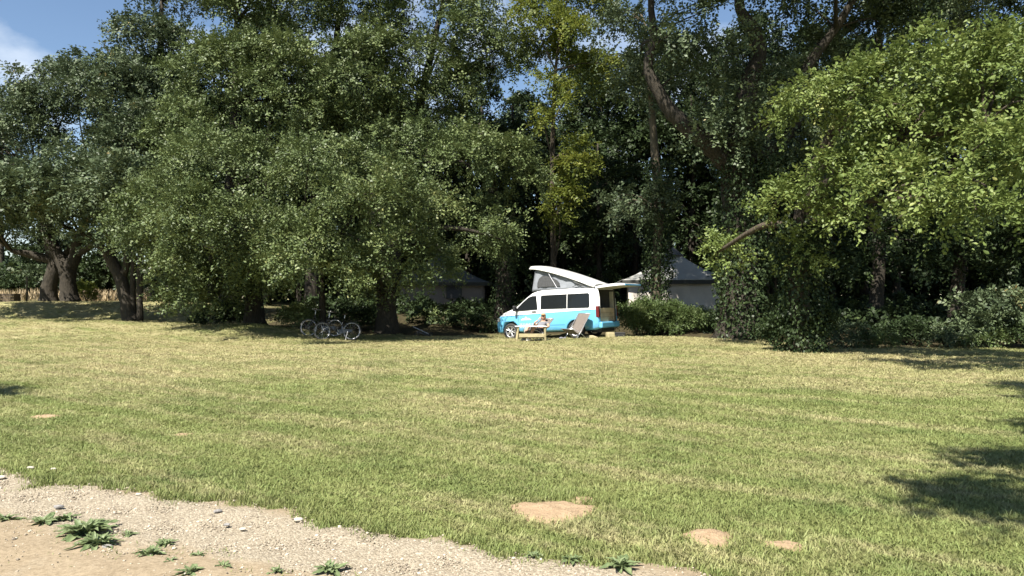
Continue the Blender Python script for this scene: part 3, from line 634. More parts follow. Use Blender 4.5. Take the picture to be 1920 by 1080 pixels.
def build_shrubs():
    S = shrub
    S('bright bush growing right beside the open tailgate', 1166, 1225, 562, 30.9, 'shrub', 101, 3.0, .085)
    S('tall leafy bush at the foot of the ivy-clad trunk', 1205, 1285, 548, 31.6, 'shrub', 102, 2.8, .085)
    S('low sunlit bush in front of the right tent wall', 1270, 1345, 582, 31.2, 'shrub', 103, 2.6, .08)
    S('shaded low bush right of the right tent', 1330, 1400, 590, 30, 'ivy', 104, 2.4, .09)
    S('dark bush under the great oak', 1390, 1460, 575, 28, 'ivy', 105, 2.4, .1)
    S('ivy bush hugging the base of the bright oak trunk', 1450, 1545, 545, 21.9, 'ivy', 106, 3.0, .085)
    S('low shaded bush right of the bright oak trunk', 1545, 1625, 608, 24, 'oak_dark', 107, 2.2, .08)
    S('small pale green bush glowing in the hedge gap', 1615, 1670, 625, 23.6, 'shrub', 108, 2.6, .07)
    S('dark hedge bush in the middle of the right wood edge', 1660, 1745, 600, 24.6, 'ivy', 109, 2.2, .09)
    S('low leafy bush left of the hazel', 1735, 1815, 615, 23.9, 'oak_dark', 110, 1.8, .08)
    S('hazel bush with broad leaves at the right edge', 1800, 1920, 545, 23.8, 'oak_dark', 111, 1.7, .12, 'hazel_bush')  # hazel takes the dark oak leaf, shade of the wood put into its colour
    S('bright low bush under the hazel', 1815, 1890, 628, 23.1, 'shrub', 112, 2.0, .075)
    S('dark bush at the far right of the wood edge', 1890, 2000, 560, 23.4, 'ivy', 113, 2.2, .09)
    S('dark bush under the hanging boughs of the left low tree', 380, 470, 560, 33.5, 'ivy', 114, 2.4, .1)
    S('low shaded bush behind the rear bicycle', 540, 610, 575, 31, 'ash', 115, 2.4, .095)
    S('dark low bush behind the bicycle rack', 640, 700, 582, 31.6, 'ivy', 116, 2.2, .1)
    S('dark ferny bush in front of the left tent', 770, 850, 588, 35, 'ash', 117, 2.0, .1)
    S('dark low bush between the left tent and the van', 850, 930, 590, 34, 'ivy', 118, 2.2, .1)
    S('round pale bush on the far side of the left bank', 150, 175, 530, 50, 'yellow', 119, 2.6, .13)
    S('dark hedge bush at the far left behind the oaks', -60, 60, 500, 56, 'ivy', 120, 2.2, .17, ry=1.5)
    S('leafy hedge bush seen between the left oaks', 140, 235, 470, 55, 'oak_dark', 121, 2.8, .17, ry=1.5)
    S('dark hedge bush behind the leaning oak', 225, 330, 500, 52, 'oak_dark', 122, 2.6, .17, ry=1.5)
    S('dark hedge bush left of the sunlit oak trunk', 20, 100, 490, 58, 'oak_dark', 123, 2.6, .17, ry=1.5)
build_shrubs()
def far_wood():
    """the mass of the wood closing the view behind the last trees one can tell apart"""
    rng = np.random.default_rng(5); ells = []
    for x, y in [(x_, 72+rng.uniform(-3, 5)) for x_ in np.arange(-62, 66, 4.2)]+[(x_, 60+rng.uniform(-2, 2)) for x_ in np.arange(-24, 50, 3.6)]+[(x_, 46+rng.uniform(-2, 2)) for x_ in np.arange(13, 40, 3.2)]:
        z = gz(x, y); h = rng.uniform(7, 10) if x > -30 else rng.uniform(4, 6)
        ells.append(((x, y, z+h*.28), (3.4, 2.6, h*.34), 1)); ells.append(((x+2, y+3, z+h*.7), (3.2, 2.6, h*.34), .8))
    for x in np.arange(-34, 46, 2.6): ells.append(((x, 57+rng.uniform(-1.5, 1.5), gz(x, 57)+.8), (2.0, 1.2, 1.7), 1.6))
    fo = foliage(ells, 1.25, .55, rng, spray=8, slen=1.1, holes=.25, sub=11)
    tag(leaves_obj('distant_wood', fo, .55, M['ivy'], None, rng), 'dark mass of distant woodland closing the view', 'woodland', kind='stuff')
far_wood()
def hedge_floor():
    """undergrowth on the floor of the wood"""
    rng = np.random.default_rng(6); ells = []
    for i in range(380):
        x = rng.uniform(-11, 34); y = edge_y(x)+rng.uniform(2.6, 20)
        if abs(x-(-4.6)) < 3.5 and y > 40: continue
        if 3.5 < x < 11.5 and 32 < y < 42: continue
        h = rng.uniform(.25, .8); ells.append(((x, y, gz(x, y)+h*.4), (rng.uniform(.5, 1.1), .6, h), 1))
    fo = foliage(ells, .8, .18, rng, spray=8, slen=.3, holes=.2, sub=5)
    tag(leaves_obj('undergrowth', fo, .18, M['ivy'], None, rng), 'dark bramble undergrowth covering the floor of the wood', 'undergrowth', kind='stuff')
hedge_floor()

# ------------------------------------------------------------------ camper van (x forward, y to its left, z up; wheels on z = 0)
def boolean(o, cutters):
    for c in cutters:
        md = o.modifiers.new('cut', 'BOOLEAN'); md.operation = 'DIFFERENCE'; md.object = c; md.solver = 'EXACT'
    dg = bpy.context.evaluated_depsgraph_get(); dg.update()
    me = bpy.data.meshes.new_from_object(o.evaluated_get(dg))
    o.modifiers.clear(); o.data = me
    for c in cutters: bpy.data.objects.remove(c)
def build_van():
    z0 = -0.055
    root = empty('camper_van', (VAN_C.x, VAN_C.y, z0), VAN_H, 'white and light blue camper van with raised roof and open tailgate', 'camper van')
    root.rotation_euler = (0, math.atan(.0455), VAN_H)
    # stations along the van: x, floor z, belt half width, roof half width, roof z
    st = [(-2.44, .42, .86, .74, 1.74), (-2.38, .36, .92, .80, 1.90), (-2.2, .32, .94, .82, 1.955), (-1.2, .30, .95, .83, 1.97), (0, .30, .95, .83, 1.965), (.25, .30, .95, .82, 1.94), (.50, .30, .95, .80, 1.875),
          (.78, .30, .945, .80, 1.70), (1.07, .30, .94, .82, 1.48), (1.29, .30, .935, .84, 1.31), (1.52, .29, .925, .83, 1.225), (1.86, .28, .90, .79, 1.105), (2.06, .27, .85, .73, .99), (2.18, .27, .79, .66, .86), (2.23, .30, .70, .58, .70)]
    mb = MB(); P = []
    for x, zf, wb, wr, zr in st:
        zb = min(1.06, zr-.08); r = min(.11, (zr-zb)*.5); half = [(0, zf), (wb-.10, zf), (wb-.02, zf+.07), (wb, zf+.25), (wb+.005, min(.80, (zf+zb)/2+.1)), (wb-.015, zb), (wb*.35+wr*.65-.0, zb+(zr-zb)*.62), (wr, zr-r), (wr-r*.45, zr-r*.3), (wr-r*1.5, zr), (wr*.5, zr+.012), (0, zr+.02)]
        P.append([(x, y, z) for y, z in half]+[(x, -y, z) for y, z in half[-2:0:-1]])
    n = len(P[0]); vs = [p for r in P for p in r]
    fs = [(i*n+k, i*n+(k+1) % n, (i+1)*n+(k+1) % n, (i+1)*n+k) for i in range(len(P)-1) for k in range(n)]
    fs += [tuple(range(n)), tuple((len(P)-1)*n+k for k in range(n))[::-1]]
    mb._add(vs, fs); body = mb.build('body', None)
    cut = []
    for wx in (1.48, -1.45):
        for sy in (-1, 1):
            c = MB(); c.lathe([(0.0, -.24), (.405, -.24), (.405, .24), (0.0, .24)], 32, (wx, sy*.86, .34)); cut.append(c.build('c', None))
    c = MB(); c.box((-1.75, 0, 1.15), (1.6, 1.52, 1.42)); cut.append(c.build('c', None))
    boolean(body, cut)
    bm = bmesh.new(); bm.from_mesh(body.data)
    bmesh.ops.bisect_plane(bm, geom=bm.verts[:]+bm.edges[:]+bm.faces[:], plane_co=(0, 0, 1.03), plane_no=(.033, 0, 1))
    def part(keep, name, mat):
        b2 = bm.copy(); b2.faces.ensure_lookup_table()
        bmesh.ops.delete(b2, geom=[f for f in b2.faces if not keep(f.calc_center_median())], context='FACES')
        me = bpy.data.meshes.new(name); b2.to_mesh(me); b2.free(); me.materials.clear(); me.materials.append(mat)
        o = link(bpy.data.objects.new(name, me), root)
        md = o.modifiers.new('n', 'WEIGHTED_NORMAL'); me.polygons.foreach_set('use_smooth', [True]*len(me.polygons))
        try: me.set_sharp_from_angle(angle=R(32))
        except Exception: pass
        return o
    up = lambda c: c.z-1.03+.033*c.x > 0
    inner = lambda c: -2.40 < c.x < -.9 and abs(c.y) < .77 and .43 < c.z < 1.87
    well = lambda c: any(math.hypot(c.x-wx, c.z-.34) < .403 for wx in (1.48, -1.45)) and abs(c.y) < .835
    part(lambda c: not up(c) and not inner(c) and not well(c), 'lower_body', M['van_blue'])
    part(lambda c: up(c) and not inner(c), 'upper_body', M['van_white'])
    part(lambda c: inner(c), 'interior_lining', M['lining'])
    for fx in (1, -1): part(lambda c: well(c) and not up(c) and not inner(c) and c.x*fx > 0, 'wheel_arch_lining', M['black'])
    bpy.data.objects.remove(body); bm.free()
    # body side at height z
    def side(z):
        return np.interp(z, [.3, .55, .8, 1.06, 1.62, 1.85], [.935, .953, .957, .938, .876, .832])
    def panel(name, poly, mat, sy=1, out=.004, th=.006, parent=root, N=1):
        vs = []; k = len(poly)
        for d in (out-th, out): vs += [(x, sy*(side(z)+d), z) for x, z in poly]
        m = MB(); m._add(vs, [tuple(range(k)), tuple(range(k, 2*k))]+[(i, (i+1) % k, k+(i+1) % k, k+i) for i in range(k)])
        return m.build(name, mat, parent)
    def seam(x0, z0_, x1, z1_, sy=1, wd=.006):
        panel('panel_gap', [(x0-wd, z0_), (x0+wd, z0_), (x1+wd, z1_), (x1-wd, z1_)], M['black'], sy, .003)
    for sy in (1, -1):
        panel('front_door_window', [(1.19, 1.17), (1.17, 1.25), (.88, 1.50), (.62, 1.69), (.46, 1.74), (.28, 1.74), (.20, 1.19)], M['glass'], sy, .012, .02)
        panel('side_window', [(.06, 1.20), (.06, 1.70), (.02, 1.745), (-1.09, 1.745), (-1.09, 1.19)], M['glass'], sy, .014, .02)
        panel('side_window', [(-1.12, 1.19), (-1.12, 1.745), (-2.0, 1.745), (-2.05, 1.70), (-2.07, 1.25), (-2.02, 1.19)], M['glass'], sy, .014, .02)
        seam(.13, .42, .13, 1.06, sy); seam(1.10, .74, 1.10, 1.12, sy)
        panel('panel_gap', [(-2.2, 1.106), (1.6, .981), (1.6, .973), (-2.2, 1.098)], M['black'], sy, .004)
        panel('panel_gap', [(-1.0, .560), (1.1, .560), (1.1, .552), (-1.0, .552)], M['decal_dark'], sy, .003)
        h = MB(); h.box((.36, sy*(side(1.1)+.025), 1.115), (.20, .03, .035)); h.build('door_handle', M['black'], root, False, .01)
        m = MB(); m.box((1.17, sy*1.07, 1.27), (.10, .22, .22)); mo = m.build('door_mirror', M['black'], root, False, .03)
        m = MB(); m.box((1.19, sy*.98, 1.18), (.09, .12, .07)); m.build('mirror_arm', M['black'], mo)
        # lamps
        m = MB(); m.prism([(1.84, .955), (2.11, .90), (2.18, .78), (2.04, .73), (1.90, .84)], .74*sy, .855*sy); m.build('headlight', M['lens'], root, False, .01)
        m = MB(); m.box((-2.385, sy*.865, 1.01), (.13, .135, .44)); m.build('tail_light', M['red'], root, False, .02)
        # wheels
    for wx in (1.48, -1.45):
        for sy in (1, -1):
            we = empty('wheel', (wx, sy*.84, .335)); we.parent = root; we.rotation_euler = (0, .4*wx, 0 if sy > 0 else math.pi)
            m = MB(); m.lathe([(.225, .085), (.255, .105), (.31, .105), (.335, .075), (.337, 0), (.335, -.075), (.30, -.105), (.225, -.09)], 40); m.build('tyre', M['rubber'], we, True)
            m = MB(); m.lathe([(.228, .085), (.222, .10), (.205, .092), (.200, .02), (.200, -.06)], 40)
            m.lathe([(0, .088), (.05, .088), (.062, .07), (.062, .0)], 20)
            for k in range(5):
                for o_ in (-.14, .14):
                    a = 2*math.pi*k/5+o_*1.0; a2 = 2*math.pi*k/5+o_*1.55
                    p0 = Vector((math.cos(a)*.04, .06, math.sin(a)*.04)); p1 = Vector((math.cos(a2)*.21, .075, math.sin(a2)*.21))
                    m.tube([p0, p1], [.019, .017], 6)
            m.build('rim', M['alloy'], we, False)
            m = MB(); m.lathe([(0, .0), (.15, .0), (.15, -.02), (0, -.02)], 24); m.build('brake_disc', M['black'], we)
    # windscreen and bonnet seam, grille, bumper trim, plate
    m = MB(); m._add([(1.23, -.72, 1.385), (1.23, .72, 1.385), (.58, .66, 1.855), (.58, -.66, 1.855)], [(0, 1, 2, 3)]); m.build('windscreen', M['glass'], root, False, 0, .012)
    m = MB(); m.box((2.22, 0, .76), (.06, 1.0, .09)); m.build('grille', M['black'], root, False, .01)
    m = MB(); m.box((2.21, 0, .44), (.08, 1.3, .12)); m.build('lower_grille', M['black'], root, False, .01)
    m = MB(); m.box((-2.47, 0, .50), (.16, 1.74, .24)); m.build('rear_bumper', M['van_blue'], root, False, .05)
    m = MB(); m.box((-2.2, 0, .30), (.4, 1.3, .16)); m.build('underbody', M['black'], root)
    m = MB(); m.box((0, 0, .29), (3.8, 1.4, .06)); m.build('underbody', M['black'], root)
    # print on the side: a white mountain and a row of tall letters, a dark swoosh
    for sy in (1,):
        panel('mountain_print', [(.98, .78), (.88, .86), (.82, .84), (.74, .93), (.66, .86), (.60, .87), (.48, .79)], M['decal_white'], sy, .004)
        for k, x in enumerate(np.linspace(1.02, .38, 10)):
            if k in (3, 7): panel('letter', [(x, .66), (x, .46), (x-.045, .46), (x-.045, .49), (x-.02, .49), (x-.02, .66)], M['decal_white'], sy, .004)
            else: panel('letter', [(x, .66), (x, .46), (x-.022, .46), (x-.022, .66)], M['decal_white'], sy, .004)
    # back of the van: drawers, dark opening
    m = MB(); m.box((-2.10, -.04, .80), (.56, 1.40, .70)); cb = m.build('rear_cabinet', M['ply'], root, False, .008)
    for z in (.96, .80): 
        m = MB(); m.box((-2.382, -.04, z), (.008, 1.36, .008)); m.build('drawer_gap', M['black'], cb)
    for y in (-.28, -.48):
        for z in (.90, .74): m = MB(); m.box((-2.383, y, z), (.01, .075, .025)); m.build('finger_hole', M['black'], cb)
    m = MB(); m.box((-1.15, 0, 1.47), (.04, 1.40, .66)); m.build('dark_opening_sheet', M['interior'], root)  # dark sheet standing in for the unlit opening inside the van
    m = MB(); m.box((-2.28, -.735, 1.44), (.16, .05, .70)); m.build('inner_pillar', M['trim'], root, False, .01)
    # tailgate, hinged at the roof, standing out level
    tg = MB(); hx, hz, ang = -2.30, 1.955, R(4)
    q = Matrix.Rotation(ang, 4, 'Y'); tg.m = Matrix.Translation((hx, 0, hz)) @ q
    prof = [(0, 0), (-.16, .045), (-.55, .05), (-1.0, .035), (-1.22, -.02), (-1.22, -.07), (-.95, -.055), (-.5, -.045), (-.1, -.05)]
    tg.prism(prof, -.80, .80); tgo = tg.build('tailgate', M['van_white'], root, False, .012)
    t2 = MB(); t2.m = tg.m.copy(); t2.prism([(-.08, -.053), (-.5, -.050), (-1.18, -.074), (-1.18, -.088), (-.5, -.066), (-.08, -.068)], -.74, .74); t2.build('inner_trim', M['trim'], tgo)
    t2 = MB(); t2.m = tg.m.copy(); t2.box((-.42, 0, .0525), (.56, 1.36, .008)); t2.build('rear_window', M['glass'], tgo)
    t2 = MB(); t2.m = tg.m.copy(); t2.prism([(-.0, .03), (-.34, .052), (-.34, -.045), (0, -.03)], .802, .815); t2.build('side_cheek', M['van_white'], tgo)
    t2 = MB(); t2.m = tg.m.copy(); t2.prism([(-.86, .0435), (-1.225, -.02), (-1.225, -.075), (-1.20, -.075), (-1.20, -.02), (-.86, .040)], -.803, .803); t2.build('lower_panel', M['van_blue'], tgo)
    # raised roof: shell, canvas bellows, side nets, struts
    A = Vector((.60, 0, 2.95)); B = Vector((-2.26, 0, 2.03)); sh = MB(); rows = []
    for t in np.linspace(0, 1, 15):
        c = A.lerp(B, t); c.z += .10*math.sin(math.pi*min(1, t*1.02))**.9*(1-t*.3)-.05*max(0, .12-t)/.12
        wv = .88*(1-.14*max(0, .16-t)/.16)*(1-.05*t); row = []
        for u in np.linspace(-1, 1, 13):
            row.append((c.x, u*wv, c.z+.065*(1-abs(u)**2.4)-.075*max(0, abs(u)-.92)/.08))
        rows.append(row)
    sh.grid(rows); sho = sh.build('pop_up_roof', M['van_white'], root, True, 0, .045)
    cv = MB(); rows = []
    def roof_z(x): return np.interp(x, [B.x, A.x], [B.z, A.z])
    for sy in (1, -1):
        rows = []
        for x in np.linspace(.42, -2.05, 22):
            t = (.42-x)/2.47; zt = roof_z(x-.1*(1-t))-.02; zb = 1.955-.035*(1-t)**6; row = []
            for v in np.linspace(0, 1, 9):
                z = zb+(zt-zb)*v; bow = .02*math.sin(v*math.pi)*math.sin(x*9)+.012*math.sin(x*17+v*5)
                xx = x+(-.10*v+.10*(1-v))*(1-t)
                row.append((xx, sy*(.74+bow-.02*v), z))
            rows.append(row)
        cv.grid(rows)
    rows = [[(.52-.20*v, y, 1.92+(roof_z(.32)-.02-1.92)*v) for y in np.linspace(-.74, .74, 9)] for v in np.linspace(0, 1, 6)]
    cv.grid(rows); cvo = cv.build('roof_canvas', M['canvas_grey'], root, True, 0, .006)
    for sy in (1, -1):
        poly = [(.26, 2.08), (.24, 2.25), (.16, 2.42), (.02, 2.52), (-.14, 2.53), (-.45, 2.42), (-.66, 2.30), (-.74, 2.20), (-.76, 2.08)]
        m = MB(); m.prism(poly, sy*.757, sy*.778); m.build('net_window', M['net'], cvo)
        m = MB(); m.bar((-.28, sy*.80, 2.62), (-.66, sy*.82, 2.0), .012); m.build('roof_strut', M['metal'], root)
        m = MB(); m.bar((-1.32, sy*.80, 2.02), (-1.78, sy*.80, 2.17), .012); m.bar((-1.38, sy*.80, 2.22), (-1.80, sy*.80, 2.02), .012); m.build('hinge_arm', M['black'], root)
build_van()

# ------------------------------------------------------------------ tents
def build_tent(name, label, px, Y, yaw, wd, dp, zb, hw, hr, mats, awn=None, window=None, cap=False):
    x = gx(px, Y); g = gz(x, Y); root = empty(name, (x, Y, g-.05), yaw, label, 'tent')
    zb -= g-.05; wall_m, roof_m = mats
    dk = MB(); dk.box((0, 0, zb-.09), (wd+.5, dp+.5, .16)); dko = dk.build('deck', M['timber'], root, False, .01)
    for sx in (-1, 0, 1):
        for sy in (-1, 1): m = MB(); m.box((sx*(wd/2), sy*dp/2, (zb-.17)/2), (.12, .12, zb-.17)); m.build('deck_post', M['timber'], dko)
    def wall(a, b, nm):
        a = Vector(a); b = Vector(b); rows = []; n = (b-a).cross(Vector((0, 0, 1))).normalized()
        for i in range(25):
            u = i/24; rows.append([tuple(a.lerp(b, u)+Vector((0, 0, v*hw))+n*(.018*math.sin(u*29+v*3)*math.sin(v*3.14)+.012*math.sin(u*61)*(1-v))) for v in np.linspace(0, 1, 7)])
        m = MB(); m.grid(rows); return m.build(nm, wall_m, root, True, 0, .01)
    c = [(-wd/2, -dp/2, zb), (wd/2, -dp/2, zb), (wd/2, dp/2, zb), (-wd/2, dp/2, zb)]
    fw = wall(c[0], c[1], 'front_wall'); wall(c[1], c[2], 'side_wall'); wall(c[2], c[3], 'back_wall'); wall(c[3], c[0], 'side_wall')
    # bell-curved hip roof
    rows = []; N = 40; o = .28
    for j, t in enumerate(np.linspace(0, 1, 12)):
        s_ = (1-t); zz = zb+hw+hr*(t**1.45)*.92+hr*.08*t-.10*(1-t)**6; row = []
        for k in range(N+1):
            a = 2*math.pi*k/N+math.pi/4; ca, sa = math.cos(a), math.sin(a); q = 1/max(abs(ca), abs(sa))
            q = q*(1-.25*t)+.25*t*1.1
            row.append((ca*q*(wd/2+o)*max(s_, .02), sa*q*(dp/2+o)*max(s_, .02), zz))
        rows.append(row)
    m = MB(); m.grid(rows); rf = m.build('roof', roof_m, root, True, 0, .012)
    m = MB(); z1 = zb+hw-.10
    for a, b in ((0, 1), (1, 2), (2, 3), (3, 0)):
        k = [(-1, -1), (1, -1), (1, 1), (-1, 1)]; p = Vector((k[a][0]*(wd/2+o-.004), k[a][1]*(dp/2+o-.004), z1)); q = Vector((k[b][0]*(wd/2+o-.004), k[b][1]*(dp/2+o-.004), z1))
        m._add([p, q, q+Vector((0, 0, -.2)), p+Vector((0, 0, -.2))], [(0, 1, 2, 3)])
    m.build('valance', M['valance'], rf, False, 0, .01)
    if cap:
        m = MB(); m._add([(0, 0, zb+hw+hr+.16)]+[(math.cos(a)*.55, math.sin(a)*.55, zb+hw+hr*.80) for a in np.linspace(0, 2*math.pi, 13)[:-1]], [(0, 1+i, 1+(i+1) % 12) for i in range(12)]); m.build('vent_cap', M['roof_dark'], rf, False, 0, .01)
    if window:
        for u in window:
            m = MB(); m.box((u, -dp/2-.045, zb+hw*.60), (.86, .02, .80*hw/1.65)); wo_ = m.build('window', M['net'], fw)
            m = MB()
            for sz in (-1, 1): m.box((u, -dp/2-.05, zb+hw*.60+sz*.40*hw/1.65), (.92, .03, .035))
            for sx in (-1, 1): m.box((u+sx*.445, -dp/2-.0505, zb+hw*.60), (.035, .03, .80*hw/1.65))
            m.build('window_frame', M['valance'], wo_)
    if awn:
        sx, ln, drop = awn; x0 = sx*(wd/2+o-.05); x1 = sx*(wd/2+ln)
        rows = [[(x0+(x1-x0)*t, y, z1+.06-drop*t-.10*math.sin(t*math.pi)*(1-abs(y)/dp)) for y in np.linspace(-dp/2, dp/2, 9)] for t in np.linspace(0, 1, 8)]
        m = MB(); m.grid(rows); aw = m.build('awning', roof_m, root, True, 0, .012)
        for y in (-dp/2, dp/2): m = MB(); m.bar((x1-sx*.05, y, 0), (x1-sx*.05, y, z1-drop+.1), .022); m.build('awning_pole', M['metal'], root)
    return root
def build_tents():
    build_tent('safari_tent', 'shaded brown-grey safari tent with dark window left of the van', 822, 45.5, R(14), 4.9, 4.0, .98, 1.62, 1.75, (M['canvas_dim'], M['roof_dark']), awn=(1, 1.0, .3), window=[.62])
    build_tent('safari_tent', 'pale sunlit safari tent with grey bell roof right of the van', 1262, 37.5, R(-8), 4.5, 3.4, .62, 1.92, 1.45, (M['canvas'], M['roof_canvas']), awn=(-1, .9, .25), cap=True)
    build_tent('safari_tent', 'small far tent half hidden behind leaves left of the low trees', 325, 56, R(6), 3.0, 3.0, 1.9, 1.7, 1.3, (M['canvas'], M['roof_canvas']), window=[-.6])
    # open timber shelter with a white rope right of the pale tent
    x = gx(1412, 35); g = gz(x, 35); root = empty('timber_shelter', (x, 35, g-.05), R(-5), 'dark open timber shelter right of the pale tent', 'shelter')
    for k, (dx, dy) in enumerate(((-.9, -.5), (.9, -.5), (-.9, .9), (.9, .9))):
        m = MB(); m.box((dx, dy, 1.1), (.11, .11, 2.2)); m.build('post', M['timber'], root)
    m = MB(); m.box((0, .2, 2.26), (2.3, 1.9, .09), Matrix.Rotation(R(4), 3, 'Y')); m.build('shelter_roof', M['timber'], root)
    for i in range(7): m = MB(); m.box((-.82+i*.17, .9, 1.15), (.15, .03, 1.9)); m.build('plank', M['timber'], root)
    a = at(1380, 523, 34.2); b = at(1440, 531, 34.2); pts = [a.lerp(b, t)-Vector((0, 0, .05*math.sin(t*math.pi))) for t in np.linspace(0, 1, 9)]
    m = MB(); m.tube([p-a for p in pts], .016, 5); o = m.build('rope', M['rope']); o.location = a; tag(o, 'white rope stretched across the front of the timber shelter', 'rope')
build_tents()

# ------------------------------------------------------------------ table, deck chairs, person
def build_table():
    Y = 27.5; x = gx(996, Y); root = empty('camp_table', (x, Y, gz(x, Y)), R(4), 'low pale camp table with thin white top and lower board before the van', 'table')
    m = MB(); m.box((-.02, 0, .555), (1.16, .46, .022)); m.build('table_top', M['tabletop'], root, False, .006)
    for sx in (-1, 1):
        for sy in (-1, 1):
            m = MB(); m.tube([(sx*.50+(.02 if sx < 0 else 0), sy*.17, .545), (sx*.49+sx*.05*(1 if sx < 0 else .2), sy*.21, -.02)], [.034, .026], 4); m.build('leg', M['bamboo'], root)
    m = MB(); m.box((.0, -.17, .225), (.93, .03, .13)); m.build('apron_board', M['bamboo'], root, False, .006)
    m = MB(); m.box((.0, .05, .26), (.93, .36, .02)); m.build('lower_shelf', M['bamboo'], root, False, .004)
build_table()
def deck_chair(px, Y, face, label, sag=1.0, bt=(.60, .96)):
    """local -y is the way the sitter faces"""
    x = gx(px, Y); g = gz(x, Y); root = empty('deck_chair', (x, Y, g), face, label, 'deck chair', 'low sling deck chairs by the van')
    w2 = .27
    for sx in (-1, 1):
        m = MB(); m.tube([(sx*(w2+.015), *bt), (sx*(w2+.015), .0, .27), (sx*(w2+.015), -.26, .0)], .0135, 6); m.build('back_rail', M['metal'], root, True)
        m = MB(); m.tube([(sx*(w2+.045), -.42, .40), (sx*(w2+.045), .10, .17), (sx*(w2+.045), .36, .0)], .0135, 6); m.build('seat_rail', M['metal'], root, True)
    for a, z, s_ in ((*bt, .015), (-.42, .40, .045), (-.26, .012, .015), (.36, .012, .045)):
        m = MB(); m.bar((-w2-s_, a, z), (w2+s_, a, z), .013); m.build('cross_bar', M['metal'], root, True)
    prof = smooth_path([(0, bt[0]+.015, bt[1]+.015), (0, bt[0]*.68, .28+(bt[1]-.28)*.62), (0, bt[0]*.32, .28+(bt[1]-.28)*.18), (0, .06, .245), (0, -.12, .235), (0, -.30, .32), (0, -.425, .405)], 5)
    rows = [[(u*w2, p.y-.03*(1-u*u)*0, p.z-.035*sag*(1-u*u)*math.sin(math.pi*min(1, i/(len(prof)-1)))) for u in np.linspace(-1, 1, 9)] for i, p in enumerate(prof)]
    m = MB(); m.grid(rows); m.build('sling', M['sling'], root, True, 0, .008)
    return root
CH1 = (1006, 28.15, R(-38)); CH2 = (1077, 28.1, R(-44))
deck_chair(*CH1, 'taupe sling deck chair with a person lying in it', 1.0, (.72, .80))
deck_chair(*CH2, 'empty taupe sling deck chair before the rear wheel of the van')

